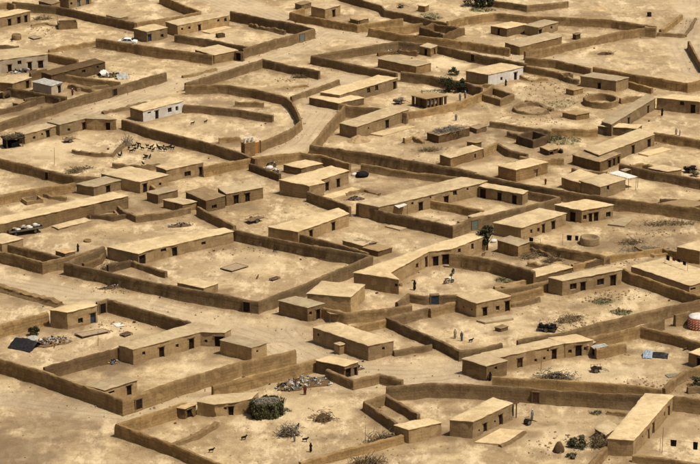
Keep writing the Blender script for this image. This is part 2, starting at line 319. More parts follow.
# ------------------------------------------------------------------ mud walls
WALL_LINES = []
def wall(tile, pts, h, label, gates=(), ruin=.075, mat='wall_mud', closed=False, wt=.27, group=None, name='mud_wall', world=None, cat='wall'):
    pl = world or [P(*TF(tile, p), z=h) for p in pts]
    pl = [Vector((p.x, p.y)) for p in pl]
    if closed: pl = pl+[pl[0]]
    WALL_LINES.append(pl)
    org = (pl[0].x, pl[0].y, 0)
    # resample with mitred corners
    samples = []
    n = len(pl)
    for i in range(n-1):
        a, b = pl[i], pl[i+1]; L = (b-a).length; k = max(1, int(L/.45)); d = (b-a)/max(L, 1e-6)
        for j in range(k): samples.append((a+(b-a)*(j/k), d, j == 0))
    samples.append((pl[-1], (pl[-1]-pl[-2]).normalized(), True))
    nrm = []
    for i, (p, d, corner) in enumerate(samples):
        if corner and 0 < i < len(samples)-1 or (closed and corner):
            dp = samples[i-1][1] if i > 0 else samples[-2][1]
            dn = d if i < len(samples)-1 else samples[0][1]
            t = (dp+dn); t = t.normalized() if t.length > .2 else dn
            q = Vector((-t.y, t.x)); sc_ = 1/max(.45, q.dot(Vector((-dn.y, dn.x)))); nrm.append(q*sc_)
        else: nrm.append(Vector((-d.y, d.x)))
    tb = (wt+.06)/.27
    prof = [(-.46*tb, -.5), (-.42*tb, .02), (-.27*tb, .38), (-.25*tb, .72), (-1*wt, .93), (-.72*wt, 1.0), (.72*wt, 1.0), (1*wt, .93), (.25*tb, .72), (.27*tb, .38), (.42*tb, .02), (.46*tb, -.5)]
    V = []; F = []; K = len(prof)
    for i, ((p, d, c), q) in enumerate(zip(samples, nrm)):
        e = nz((p.x, p.y, 3.1), .23)*ruin*.9+nz((p.x, p.y, 9.7), 1.3)*ruin*1.1+(.09 if nz((p.x, p.y, 27), .12) > .12 else 0)
        e -= max(0, nz((p.x, p.y, 17), .11)-.28)*ruin*5
        hh = max(.25*h, h+e); lat = nz((p.x, p.y, 1.3), .16)*.20
        for k, (o_, zz) in enumerate(prof):
            z = -.5 if zz == -.5 else (zz if zz in (.02, .38) and hh > .6 else zz*hh)
            if zz == .38 and hh > .6: z = min(.38, hh*.5)
            j = .07*nz((p.x*1.1+k*3.3, p.y*1.1, z*1.6), 1.0)+.045*nz((p.x*3.1+k*7.3, p.y*3.1, z*3), 1.0)
            x = p.x+q.x*(o_+lat+j); y = p.y+q.y*(o_+lat+j)
            V.append((x, y, z+(.03 if zz < .9 else .08)*nz((p.x*2.3, p.y*2.3, k*2.1))))
        if i:
            for k in range(K-1):
                a = (i-1)*K+k; F.append((a, a+1, a+K+1, a+K))
    if not closed:
        F.append(tuple(range(K))); F.append(tuple(range(len(V)-1, len(V)-K-1, -1)))
    solid = mesh_obj(name, V, F, mat, None, True, org)
    solid.data.set_sharp_from_angle(angle=R(50))
    tag(solid, label, cat, group, 'thing')
    for g in gates:
        gt, gp, gw, gh, gm = g
        u, v = TF(gt, gp); dr = ray(u, v); best = None
        for i in range(n-1):
            a, b = pl[i], pl[i+1]; d = (b-a).normalized(); nn = Vector((-d.y, d.x))
            den = dr.x*nn.x+dr.y*nn.y
            if abs(den) < 1e-6: continue
            t = (a.x*nn.x+a.y*nn.y)/den; x, y, z = dr.x*t, dr.y*t, CAMZ+dr.z*t
            s = (Vector((x, y))-a).dot(d)
            if -.5 < s < (b-a).length+.5 and -2 < z < h+2 and (best is None or abs(z-gh/2) < best[0]): best = (abs(z-gh/2), x, y, d)
        if best:
            _, x, y, d = best; rz = math.atan2(d.y, d.x)
            lx, ly = x-org[0], y-org[1]
            lat = nz((x, y, 1.3), .16)*.20; lx += -d.y*lat; ly += d.x*lat
            gm_ = MB().box((lx, ly, gh/2), (gw, .80, gh), rz).build('gate', gm, solid)
            f = MB()
            for sgn in (-1, 1): f.box((lx+d.x*sgn*(gw/2+.07), ly+d.y*sgn*(gw/2+.07), gh/2+.05), (.14, .9, gh+.1), rz)
            f.box((lx, ly, gh+.08), (gw+.28, .92, .16), rz); f.build('gate_frame', 'timber', gm_)
    return solid

# ------------------------------------------------------------------ flat-roofed mud houses
def offset_poly(poly, d):
    n = len(poly); out = []
    for i in range(n):
        a, b, c = poly[i-1], poly[i], poly[(i+1) % n]
        d1 = (b-a).normalized(); d2 = (c-b).normalized(); n1 = Vector((d1.y, -d1.x)); n2 = Vector((d2.y, -d2.x))
        q = (n1+n2); q = q.normalized() if q.length > .1 else n1
        out.append(b+q*(d/max(.4, q.dot(n1))))
    return out
FOOT = []
def house(tile, pts, h, label, doors=(), wins=(), mat='house_mud', roof='roof_mud', name='mud_house', cat='house', group=None, over=.07, open_mat='dark_wood', rough=1.0, side_mat=None):
    """pts: roof corners seen in the photo; three points = left, near, right corner of a four-sided roof"""
    w_ = [P(*TF(tile, p), z=h) for p in pts]; w_ = [Vector((p.x, p.y)) for p in w_]
    if len(w_) == 3: w_ = [w_[0], w_[1], w_[2], w_[0]+w_[2]-w_[1]]
    area = sum(w_[i].x*w_[(i+1) % len(w_)].y-w_[(i+1) % len(w_)].x*w_[i].y for i in range(len(w_)))
    if area < 0: w_.reverse()
    poly = w_; n = len(poly); FOOT.append(poly)
    c = sum(poly, Vector((0, 0)))/n; org = (c.x, c.y, 0)
    root = empty(name, org, label, cat, group)
    ht = h-.16
    holes = {i: [] for i in range(n)}; openings = []
    for kind, lst in (('door', doors), ('window', wins)):
        for it in lst:
            tl = tile; w0 = .95 if kind == 'door' else .62; h0 = 1.85 if kind == 'door' else .62; om = open_mat
            p = it[:2]
            if len(it) > 2 and it[2]: w0 = it[2]
            if len(it) > 3 and it[3]: h0 = it[3]
            if len(it) > 4: om = it[4]
            dr = ray(*TF(tl, p)); best = None
            for i in range(n):
                a, b = poly[i], poly[(i+1) % n]; d = (b-a).normalized(); nn = Vector((d.y, -d.x)); den = dr.x*nn.x+dr.y*nn.y
                if den > -1e-3: continue
                t = (a.x*nn.x+a.y*nn.y)/den; z = CAMZ+dr.z*t; s = (Vector((dr.x*t, dr.y*t))-a).dot(d); L = (b-a).length
                miss = max(0, -s, s-L)*1.0+max(0, -z, z-h)
                if L > w0+.5 and (best is None or miss < best[0]): best = (miss, i, s, z, L)
            if not best: continue
            _, i, s, z, L = best; s = min(max(s, w0/2+.2), L-w0/2-.2)
            if kind == 'door': z0, z1 = .04, min(.04+h0, ht-.3)
            else: z1 = min(max(z+h0/2, .5+h0), ht-.25); z0 = z1-h0
            s0, s1 = s-w0/2, s+w0/2
            if any(s0 < q[1]+.12 and s1 > q[0]-.12 for q in holes[i]): continue
            holes[i].append((s0, s1, z0, z1)); openings.append((kind, i, s0, s1, z0, z1, om))
    V = []; F = []
    def wob(p, z):
        k = .085*rough
        return (p[0]-org[0]+k*nz((p[0], p[1], z), .9), p[1]-org[1]+k*nz((p[0]+40, p[1], z), .9), z)
    for i in range(n):
        a, b = poly[i], poly[(i+1) % n]; L = (b-a).length; d = (b-a)/L; nn = Vector((d.y, -d.x))
        us = {0.0, L}; zs = {-.5, .35, ht}
        for s0, s1, z0, z1 in holes[i]: us |= {s0, s1}; zs |= {z0, z1}
        k = int(L/.6)
        for j in range(1, k):
            q = L*j/k
            if all(abs(q-u) > .2 for u in us): us.add(q)
        for q in (.8, 1.3, 1.8, 2.3):
            if q < ht-.2 and all(abs(q-z) > .25 for z in zs): zs.add(q)
        us = sorted(us); zs = sorted(zs); vid = {}
        def vert(u, z):
            if (u, z) not in vid:
                bat = .12*(1-max(z, 0)/ht) if 0 < u < L else 0.0
                p = a+d*u+nn*(bat*.5); vid[(u, z)] = len(V); V.append(wob(p, z))
            return vid[(u, z)]
        for j in range(len(us)-1):
            for m_ in range(len(zs)-1):
                um, zm = (us[j]+us[j+1])/2, (zs[m_]+zs[m_+1])/2
                if any(q[0] < um < q[1] and q[2] < zm < q[3] for q in holes[i]): continue
                F.append((vert(us[j], zs[m_]), vert(us[j+1], zs[m_]), vert(us[j+1], zs[m_+1]), vert(us[j], zs[m_+1])))
        for s0, s1, z0, z1 in holes[i]:   # reveals
            def back(u, z):
                p = a+d*u-nn*.28; V.append((p.x-org[0], p.y-org[1], z)); return len(V)-1
            cs = [(s0, z0), (s1, z0), (s1, z1), (s0, z1)]; fr = [vert(*q) for q in cs]; bk = [back(*q) for q in cs]
            for q in range(4):
                r_ = (q+1) % 4; F.append((fr[q], bk[q], bk[r_], fr[r_]))
    fm = None
    if side_mat:
        fm = []
        for f in F:
            c3 = sum((Vector(V[q]) for q in f), Vector())/len(f)+Vector(org); e = min(range(n), key=lambda i: abs((Vector((c3.x, c3.y))-poly[i]).dot(Vector(((poly[(i+1) % n]-poly[i]).y, -(poly[(i+1) % n]-poly[i]).x)).normalized())))
            d_ = (poly[(e+1) % n]-poly[e]).normalized(); fm.append(0 if d_.y > 0 and d_.x > -.3 else 1)
    body = mesh_obj('wall', V, F, mat, root, True, mats=[mat, side_mat] if side_mat else None, fm=fm); body.data.set_sharp_from_angle(angle=R(38))
    # roof slab with worn, rounded edges
    def ring(off, z, amp):
        o = offset_poly(poly, off); out = []
        for i in range(n):
            a, b = o[i], o[(i+1) % n]; k = max(2, int((poly[(i+1) % n]-poly[i]).length/.55))
            for j in range(k):
                p = a+(b-a)*(j/k); out.append((p.x-org[0]+amp*nz((p.x, p.y, 2.2), 1.1), p.y-org[1]+amp*nz((p.x, p.y, 7.7), 1.1), z+amp*.8*nz((p.x, p.y, z), .8)))
        return out
    rs = [ring(-.05, h-.22, 0), ring(over, h-.20, .09), ring(over+.03, h-.09, .13), ring(over-.12, h, .12), ring(-.5, h-.02, .12), ring(-.9, h+.01, .10)]
    V = []; F = []; K = len(rs[0])
    for r_ in rs: V += r_
    for j in range(len(rs)-1):
        for i in range(K): F.append((j*K+i, j*K+(i+1) % K, (j+1)*K+(i+1) % K, (j+1)*K+i))
    F.append(tuple(range((len(rs)-1)*K, len(rs)*K))); F.append(tuple(range(K-1, -1, -1)))
    rf = mesh_obj('roof', V, F, roof, root, True); rf.data.set_sharp_from_angle(angle=R(45))
    for kind, i, s0, s1, z0, z1, om in openings:
        a, b = poly[i], poly[(i+1) % n]; d = (b-a).normalized(); nn = Vector((d.y, -d.x)); rz = math.atan2(d.y, d.x)
        p = a+d*((s0+s1)/2)-nn*.24; q = (p.x-org[0], p.y-org[1], (z0+z1)/2)
        pane = MB().box(q, (s1-s0+.06, .06, z1-z0+.06), rz).build(kind, om, root)
        if kind == 'door':
            p = a+d*((s0+s1)/2)+nn*.03; MB().box((p.x-org[0], p.y-org[1], z1+.07), (s1-s0+.4, .2, .12), rz).build('lintel', 'timber', pane)
        else:
            p = a+d*((s0+s1)/2)-nn*.19; f = MB(); cx, cy = p.x-org[0], p.y-org[1]
            f.box((cx, cy, (z0+z1)/2), (.05, .05, z1-z0), rz); f.box((cx, cy, z0+.03), (s1-s0, .06, .05), rz); f.build('frame', 'timber', pane)
    root['_poly'] = 1
    del root['_poly']
    return root
# ================================================================== the village: houses
HG = 'flat-roofed mud houses of the village'
def H(*a, **k): k.setdefault('group', HG); return house(*a, **k)
# --- top strip, left to right
H('00', [(-140, 80), (-90, 88), (120, 42)], 2.8, 'long mud house with three dark doorways at the upper left edge', [(38, 85), (75, 72), (103, 70)])
H('00', [(-135, 215), (-20, 240), (190, 214)], 3.3, 'grey-white mud house with four dark openings beside the left edge', [(38, 250), (118, 242), (162, 238, 1.2)], [(78, 250, .9, .9)], mat='pale_mud')
H('00', [(165, 286), (205, 299), (420, 245)], 2.6, 'dark low mud house with brown roof below the grey-white house', [], [(335, 285, .9, .7), (390, 268, .6, .6)], mat='dark_mud', roof='dark_mud')
H('00', [(-40, 322), (50, 332), (125, 308)], 2.3, 'small mud house with one door, left of the grey-sheeted shed', [(110, 336)], [], mat='wall_mud')
H('00', [(130, 325), (205, 342), (250, 328)], 2.3, 'shed roofed with pale grey sheeting in the upper left yard', [(237, 345)], [], mat='pale_mud', roof='grey_cloth', name='shed', cat='shed')
H('00', [(50, 408), (75, 414), (97, 404)], 1.5, 'small cube of mud in the upper left pen', mat='wall_mud', roof='old_roof_mud', name='mud_store', cat='store')
H('00', [(155, 2), (205, 14), (240, 4)], 2.5, 'mud house cut by the top edge left of two blue-green doors', mat='wall_mud', roof='old_roof_mud')
H('00', [(235, -14), (275, -4), (365, -24)], 2.6, 'mud house with two blue-green doors at the top edge', [(315, 10, 1, 1.9, 'green_steel'), (350, 4, 1, 1.9, 'blue_door')], [(285, 14)])
H('00', [(425, 58), (480, 70), (512, 62)], 1.0, 'low flat mud block in the yard behind the two-winged upper compound', mat='wall_mud', name='mud_store', cat='store')
H('00', [(535, 111), (587, 125), (669, 108)], 2.7, 'small mud house with blue-black door beside the white car', [(598, 155, 1.1, 1.9, 'blue_door')], [(648, 152, .8, .8)])
H('a1', [(446, 57), (478, 67), (617, 40)], 2.8, 'long mud house with five small windows on the upper walled yard', [(537, 70, .8)], [(510, 75), (490, 78), (588, 55), (607, 53, .7, .9)])
H('a1', [(350, 287), (385, 298), (493, 270)], 2.6, 'small white-painted house with two dark windows', [(422, 308)], [(457, 296, 1.1, 1.0), (476, 292, .7, 1.0), (402, 303, 1.0, .4)], mat='whitewash', side_mat='house_mud')
H('a1', [(525, 132), (577, 147), (640, 134)], 2.3, 'small blank mud house in the corner of the upper walled yard', mat='wall_mud')
H('01', [(545, 22), (600, 35), (662, 18)], 2.8, 'mud house with tall arched door at the top centre', [(635, 45, 1.0, 2.0)], [])
H('a2', [(350, 48), (372, 54), (400, 48)], 1.2, 'low square mud pen in the top centre yard', mat='wall_mud', roof='old_roof_mud', name='mud_store', cat='store')
H('a2', [(270, 247), (322, 254), (478, 208)], 2.6, 'long mud house with three openings above the pillared hut', [(470, 220)], [(400, 240, 1.0, 1.2), (422, 235, 1.0, 1.2)])
H('a2', [(240, 260), (318, 276), (388, 262)], 1.8, 'low dark mud annex at the foot of the long house in the fork of lanes', mat='wall_mud')
H('a2', [(425, 157), (528, 177), (568, 168)], 2.3, 'blank flat-roofed mud house beside the bright swept yard', mat='wall_mud')
H('02', [(280, 182), (322, 192), (350, 180)], 2.1, 'little open-fronted shed against the lane wall at the top', [(303, 200, .8), (338, 197, .6)], [], mat='wall_mud', name='shed', cat='shed', open_mat='shade_black')
H('02', [(272, 18), (300, 23), (316, 16)], 1.8, 'lone mud cube standing near the dark tree at the top', mat='wall_mud', name='mud_store', cat='store')
H('a3', [(137, 68), (180, 75), (235, 64)], 2.2, 'blank mud house west end of the walled upper right yard', [(158, 82, .6)], [], mat='wall_mud')
H('a3', [(228, 66), (265, 73), (318, 58)], 2.5, 'mud house with dark door in the walled upper right yard', [(268, 80, 1.0)], [(300, 74)])
H('a3', [(175, 113), (215, 125), (328, 97)], 2.2, 'mud house with wide pale roof along the upper right lane', mat='wall_mud')
H('03', [(192, 133), (205, 137), (222, 132)], 1.5, 'small blackened mud hut at the end of the wide pale roof', mat='dark_mud', roof='old_roof_mud', name='mud_store', cat='store')
H('a3', [(70, 189), (130, 200), (224, 179)], 2.8, 'whitewashed house with one dark door near the bushes', [(203, 207, .9)], [(165, 212, .7, .8)], mat='whitewash', side_mat='house_mud')
H('a2', [(322, 330), (368, 340), (508, 293)], 2.8, 'long mud house with a single dark door above the messy shed', [(450, 330, 1.1, 2.0)], [(400, 345, .4, .4)])
H('03', [(222, 302), (365, 322), (415, 308)], 2.6, 'stepped flat-roofed house with one small door beside the open field', [(297, 340, .8, 1.5)], [])
H('03', [(165, 353), (195, 360), (232, 350)], 1.4, 'small mud store in front of the stepped house', mat='wall_mud', roof='old_roof_mud', name='mud_store', cat='store')
H('03', [(150, 447), (205, 458), (258, 448)], 1.3, 'low mud store below the round pen', mat='wall_mud', roof='old_roof_mud', name='mud_store', cat='store')
H('a3', [(435, 325), (462, 333), (580, 262)], 2.7, 'long mud house running away beside the round pen', [(508, 320), (560, 292, 1.0)], [])
H('03', [(528, 388), (700, 405), (770, 392)], 2.9, 'flat-roofed house with door and window at the right edge, upper part', [(672, 437, 1.0, 2.0)], [(628, 410, .8, .8)])
# --- second strip
H('10', [(60, 60), (98, 71), (240, 33)], 2.3, 'lower end of the stepped mud row beside the black shelter', [(192, 82)], [(137, 87), (168, 73, .5, .5)])
H('10', [(190, 20), (238, 32), (346, 6)], 2.7, 'middle house of the stepped mud row at the left', [(342, 46, 1.0)], [(275, 55)])
H('10', [(300, -8), (346, 8), (464, 12)], 2.7, 'upper house of the stepped mud row near the white house', [(432, 37, .9)], [])
H('10', [(305, 270), (375, 282), (500, 250)], 2.1, 'low mud house with one door in the row below the goat pen', [(432, 287, 1.0)], [])
H('10', [(405, 228), (560, 262), (672, 233)], 2.5, 'broad pale-roofed house just below the goat pen', [(580, 285, 1.0)], [(640, 272, .6, .6)])
H('a4', [(420, 52), (448, 63), (547, 42)], 2.8, 'mud house with one wide window below the orange gate', [(542, 70, .7)], [(505, 77, 1.5, 1.0)])
H('a4', [(-60, 203), (-20, 213), (345, 133)], 2.8, 'very long blank mud building with pale roof above the loaded trailer', mat='wall_mud')
H('a4', [(140, 214), (158, 221), (245, 199)], .5, 'low pale mud terrace in front of the very long building', mat='house_mud', name='mud_terrace', cat='terrace')
H('a4', [(440, 143), (478, 152), (525, 147)], 1.8, 'tiny pale-roofed house by the curved pen wall', mat='wall_mud')
H('a4', [(395, 122), (425, 130), (478, 116)], 2.0, 'little pale-roofed annex beside the broad house below the goats', mat='wall_mud')
H('a4', [(500, 122), (555, 146), (606, 132)], 2.6, 'mud house with brown roof and wide dark window', [], [(577, 165, 1.2, .8)], mat='wall_mud', roof='old_roof_mud')
H('11', [(172, 286), (205, 310), (352, 283)], 2.5, 'mud house with pale roof and two dark doors above the cart frame', [(245, 345, 1.0), (290, 340, 1.0)], [], mat='wall_mud')
H('a5', [(160, 90), (240, 106), (281, 97), (268, 90), (346, 65), (300, 52)], 2.9, 'L-shaped house with yellow roof and two doors near the middle', [(288, 103, 1.0), (318, 97, 1.0)], [])
H('11', [(435, 192), (505, 206), (590, 187)], 1.7, 'low pale-roofed shed behind the L-shaped house', mat='wall_mud', name='shed', cat='shed')
H('a5', [(130, 217), (210, 229), (347, 181), (320, 165), (230, 190), (175, 205)], 2.5, 'mud house with long pale roof and two doors facing an empty yard', [(245, 232, .9), (305, 215, 1.0)], [])
H('a5', [(330, 253), (385, 266), (415, 256)], 1.6, 'small pale-roofed mud shed in the corner of the middle yard', mat='wall_mud', name='shed', cat='shed')
H('12', [(35, 345), (115, 362), (518, 268), (548, 258), (445, 243), (200, 300)], 2.9, 'very long house with pale roof and white awning near the middle', [(283, 348, 1.0), (385, 322, 1.1)], [(322, 322, .4, .4), (420, 293, .9, .9), (250, 350, .5, .5), (470, 280, .5, .5)])
H('a6', [(105, 107), (222, 128), (237, 119)], 2.5, 'mud house with two doors at the end of the very long house', [(110, 126, 1.3, 2.0), (160, 137, .9), (200, 148, 1.0)], [])
H('a6', [(75, 187), (105, 196), (197, 170)], 1.4, 'low pale-roofed store inside the yard of the very long house', mat='wall_mud', name='mud_store', cat='store')
H('a6', [(145, 205), (218, 219), (340, 180)], 2.6, 'left half of the double mud house with many dark openings', [(278, 226, .8), (305, 205, 1.0)], [(245, 230, .6, .8), (265, 226, .6, .8)])
H('a6', [(310, 157), (382, 172), (467, 157)], 2.8, 'right half of the double mud house with arched dark openings', [(357, 195, 1.2, 2.0), (405, 192, .8), (420, 190, 1.0)], [(335, 185, .6, .9), (390, 192, .7, .9), (453, 186, 1.0, 1.0)])
H('12', [(308, 62), (355, 76), (478, 45)], 1.9, 'dark shed with its roof heaped with grey brush', mat='dark_mud', roof='rubble_mud', name='shed', cat='shed')
H('12', [(360, 152), (402, 166), (532, 128)], 2.3, 'pale-roofed blank house next to the dark ash patch', [], [(500, 160, .5, .9)], mat='wall_mud')
H('12', [(468, 100), (500, 106), (526, 101)], 1.5, 'square mud store behind the pale-roofed blank house', mat='wall_mud', roof='old_roof_mud', name='mud_store', cat='store')
H('a6', [(157, 52), (205, 63), (290, 42)], 2.6, 'mud house with white-rimmed arched door below the post-fronted shed', [(258, 72, .8, 1.6, 'pale_timber')], [], mat='wall_mud')
H('a3', [(388, 400), (428, 416), (578, 360)], 2.7, 'long mud house with two tall doors at the right, above the porch of posts', [(520, 400, 1.0, 2.0), (563, 378, 1.1, 2.0)], [])
H('13', [(190, 152), (300, 182), (382, 148)], 2.2, 'shed fronted by rough posts with a rubble-strewn roof', [(338, 185, .8, 1.9), (356, 180, .7, 1.9), (373, 172, .6, 1.9)], [], mat='dark_mud', roof='rubble_mud', name='shed', cat='shed', open_mat='shade_black')
H('a6', [(328, 83), (378, 98), (425, 76)], 2.3, 'rear part of the twin-roofed house with the white awning', mat='wall_mud')
H('a6', [(375, 92), (432, 108), (500, 88)], 2.6, 'front part of the twin-roofed house with the white awning', [], [(452, 110, .7, .8)])
H('13', [(495, 205), (570, 221), (627, 210)], 1.9, 'low flat-roofed store against the long right-hand wall', mat='wall_mud', name='mud_store', cat='store')
H('13', [(545, 347), (660, 363), (740, 346)], 1.5, 'low dark-roofed pen at the right edge', mat='dark_mud', roof='old_roof_mud', name='mud_store', cat='store')
# --- third strip
H('a4', [(-50, 248), (5, 262), (62, 247)], 2.3, 'mud house cut by the left edge below the loaded trailer', mat='house_mud')
H('20', [(222, 72), (260, 84), (300, 74)], 1.3, 'crumbling mud store on the corner of the left pen', mat='wall_mud', roof='rubble_mud', name='mud_store', cat='store')
H('a4', [(288, 270), (372, 289), (400, 279), (628, 228), (603, 219), (430, 243)], 2.5, 'long house with dark porch overlooking the big empty compound', [(383, 297, 1.5, 1.9), (470, 280, 1.0)], [(440, 280, 1.2, .6), (548, 262, .9, .6)])
H('20', [(200, 308), (268, 319), (388, 290)], 3.3, 'plain cube house with one window and blue door beside the road', [(372, 345, 1.0, 2.0, 'blue_door')], [(322, 355, .9, .9)])
H('a7', [(320, 142), (358, 153), (540, 106), (605, 108), (622, 97), (525, 80)], 2.8, 'long L-shaped house with bright roof in the lower left compound', [(435, 158, 1.0), (515, 137, 1.0, 2.0), (590, 135, 1.4, 2.0)], [(387, 165, .6, .6), (423, 158, .5, .5), (477, 145, .6, .6), (555, 132, .5, .5)])
H('a8', [(0, 128), (85, 149), (126, 135)], 2.6, 'square blank house at the end of the L-shaped one', [], [(100, 160, .4, .4)])
H('21', [(10, 200), (115, 222), (172, 203)], 1.9, 'little pale-roofed house inside the big empty compound', mat='house_mud')
H('21', [(415, 272), (530, 301), (598, 283)], 2.7, 'dark blank cube house at the corner of road and big compound', [(572, 318, .8)], [(542, 325, .6, .6)], mat='wall_mud', roof='roof_mud')
H('a5', [(235, 396), (352, 405), (390, 372)], 3.0, 'pale-roofed house touching the very long winding house', mat='house_mud')
H('a8', [(250, 93), (400, 143), (467, 130)], 2.8, 'long blank house with bright roof standing alone on the road', [], [(265, 115, .4, .4), (440, 152, .5, .5)])
H('a8', [(308, 137), (322, 142), (338, 137)], 1.9, 'small pale annex against the long blank house', name='mud_store', cat='store')
H('22', [(15, 160), (195, 187), (160, 160), (315, 76), (405, 66), (545, 12), (480, 4), (350, 42)], 3.0, 'winding long house with pale roof and three dark doors', [(305, 125, .8, 2.2), (343, 128, 1.0), (383, 112, 1.2, 2.0)], [(268, 135, .9, .9), (437, 75, .8, .8), (490, 58, .7, 1.1), (190, 213, .5, .5)])
H('22', [(425, 252), (505, 283), (643, 255)], 2.8, 'neat cube house with two dark doors and a window', [(540, 320, .9, 1.7), (630, 300, .9, 2.0)], [(590, 305, .7, .8), (455, 300, .3, .3), (487, 310, .3, .3)])
H('22', [(580, 378), (603, 384), (632, 374)], .9, 'small low mud box in front of the neat cube house', mat='wall_mud', roof='old_roof_mud', name='mud_store', cat='store')
H('a6', [(155, 252), (210, 268), (242, 256)], 2.4, 'small blank house beside the dark tree', mat='wall_mud')
H('a6', [(210, 342), (250, 353), (357, 325)], 1.5, 'low flat pale roof behind the four-opening house', mat='wall_mud')
H('23', [(95, 180), (150, 193), (388, 148)], 2.9, 'long house with two doors and two windows facing the weedy yard', [(232, 218, 1.0, 1.9), (352, 197, 1.2, 2.1)], [(193, 218, 1.3, 1.1), (302, 200, 1.4, 1.2)])
H('a6', [(515, 322), (672, 374), (765, 350)], 2.2, 'big bright flat roof with washing at the right edge', [], [(680, 385, 1.2, .4)])
H('a6', [(638, 270), (700, 281), (765, 262)], 2.7, 'mud house cut by the right edge above the washing', mat='wall_mud')
# --- bottom strip
H('a9', [(60, 178), (125, 198), (181, 183)], 2.7, 'corner cube house in front of the stepped lower right row', [], [(150, 205, .5, .5)], mat='wall_mud')
H('a9', [(113, 163), (160, 174), (338, 136)], 2.7, 'stepped house with one dark door in the lower right row', [(307, 174, 1.0, 2.0), (215, 195, 1.0, 1.7, 'brown_wood')], [(257, 184, .5, .5), (280, 180, .5, .5), (290, 158, .4, .4)])
H('a9', [(292, 122), (337, 137), (412, 128)], 2.7, 'end house of the lower right row with small windows', [(373, 166, 1.1, 2.0)], [(350, 160, .6, .6), (393, 152, .7, .6)], mat='house_mud')
H('30', [(345, 147), (420, 166), (548, 125)], 2.3, 'small pale-roofed house against the lower left wall', [(517, 170, .9, 1.7)], [(445, 178, 1.2, .4)])
H('31', [(90, 212), (160, 223), (240, 215), (305, 200), (332, 174), (180, 184), (120, 191)], 2.3, 'lumpy mud house with small arched door by the green hut', [(240, 252, .9, 1.6)], [(200, 242, .4, .4)], rough=3)
H('31', [(-20, 232), (40, 240), (85, 222)], 1.9, 'tumbledown mud shed with dark opening beside the lumpy house', [(58, 248, 1.0, 1.6)], [], mat='dark_mud', roof='rubble_mud', name='shed', cat='shed', rough=3)
H('a8', [(258, 182), (335, 198), (372, 186)], 2.4, 'small house with collapsed porch above the rubbish heap', [(342, 213, 1.1, 1.7), (365, 206, .6, 1.5)], [], mat='wall_mud')
H('a8', [(470, 357), (508, 369), (596, 350)], 2.4, 'flat pale-roofed shed joined to the narrow pen', mat='house_mud', name='shed', cat='shed')
H('32', [(400, 285), (492, 293), (650, 218), (572, 196)], 2.9, 'large tan house with brown porch end in the bottom centre', [(540, 315, .9, 1.7), (603, 270, .9, 1.9)], [(515, 330, .4, .4), (580, 295, .4, .4)])
H('33', [(330, 360), (435, 367), (592, 188), (482, 180)], 2.9, 'long narrow bright-roofed house at the bottom right', [(495, 328, .9, 1.9), (513, 318, 1.2, 2.1), (575, 247, .9, 1.9)], [(556, 265, .6, .8), (470, 355, .4, .4)])
H('33', [(280, 318), (325, 345), (372, 310)], 1.9, 'low lean-to with thatch beside the long narrow house', mat='wall_mud', name='shed', cat='shed')
H('33', [(655, 15), (745, 42), (800, 22)], 2.4, 'house corner with dark door at the right edge by the blue sheet', [(697, 42, .9)], [])

# ================================================================== compound walls
WG = 'mud compound walls'
def W(*a, **k): k.setdefault('group', WG); return wall(*a, **k)
W('00', [(50, 8), (230, 25), (400, 62), (540, 92)], 2.1, 'straight mud wall sloping past the blue-green doors at the top left')
W('00', [(545, 92), (700, 66), (800, 48)], 2.0, 'short mud wall behind the house beside the white car')
W('01', [(-60, -20), (20, 14), (100, 46)], 2.1, 'mud wall dropping from the top edge to the upper walled yard')
W('00', [(385, 152), (560, 180), (700, 200), (850, 220)], 2.3, 'long mud wall hiding the lower half of the white car')
W('00', [(195, 196), (320, 176), (385, 164)], 1.0, 'worn-down low mud wall joining the long wall by the white car', ruin=.3)
W('00', [(-40, 180), (75, 184)], .9, 'crumbled wall stump at the left edge above the grey-white house', ruin=.3)
W('00', [(190, 213), (312, 237)], 2.0, 'mud wall running from the corner of the grey-white house')
W('00', [(-40, 503), (290, 394), (446, 349), (664, 290)], 2.1, 'long mud wall with a gate along the upper left lane', [('00', (455, 368), 1.2, 1.7, 'dark_wood')])
W('00', [(245, 298), (480, 327)], 1.7, 'inner mud wall between dark low house and lane wall')
W('00', [(30, 350), (265, 388)], 1.9, 'inner mud wall in front of the grey-sheeted shed', mat='dark_mud')
W('00', [(305, 352), (380, 340), (455, 338)], .8, 'ruined knee-high wall beside the white sheets', ruin=.4)
W('00', [(410, 446), (585, 402)], .8, 'worn low bank beside the white-painted house', ruin=.3, wt=.4)
W('01', [(222, 45), (500, 100), (557, 115), (420, 152), (270, 196)], 2.3, 'wall with grey-green gate around the upper yard', [('01', (505, 143), 1.5, 2.0, 'green_steel')])
W('01', [(0, 138), (120, 155), (290, 187)], 1.9, 'inner mud wall of the upper yard with the long windowed house')
W('01', [(235, 202), (275, 208)], 2.2, 'stub of wall with dark gateway at the upper yard corner', [('01', (258, 220), 1.2, 1.9, 'shade_black')])
W('01', [(40, 332), (200, 284), (350, 238), (577, 285)], 1.9, 'arrow-shaped mud wall around the empty upper plot')
W('01', [(655, 318), (465, 388)], 1.1, 'low straight mud wall along the lane below the empty upper plot')
W('01', [(40, 340), (140, 338), (210, 340), (310, 355), (400, 375), (443, 385), (470, 410), (492, 450), (500, 484), (470, 514), (400, 544), (330, 574)], 2.0, 'big hook-curved mud wall beside the dusty lane')
W('01', [(35, 418), (130, 425), (250, 437), (392, 460)], 1.7, 'mud wall inside the curve, right of the white-painted house')
W('01', [(240, 408), (355, 415)], 1.0, 'short ruined wall inside the curved plot', ruin=.35)
W('11', [(175, 90), (262, 84)], 1.0, 'low wall stub beside the orange gate', ruin=.25)
W('a2', [(225, 22), (190, 33), (240, 44), (370, 66), (492, 50)], 1.9, 'mud wall around the top centre house with the arched door')
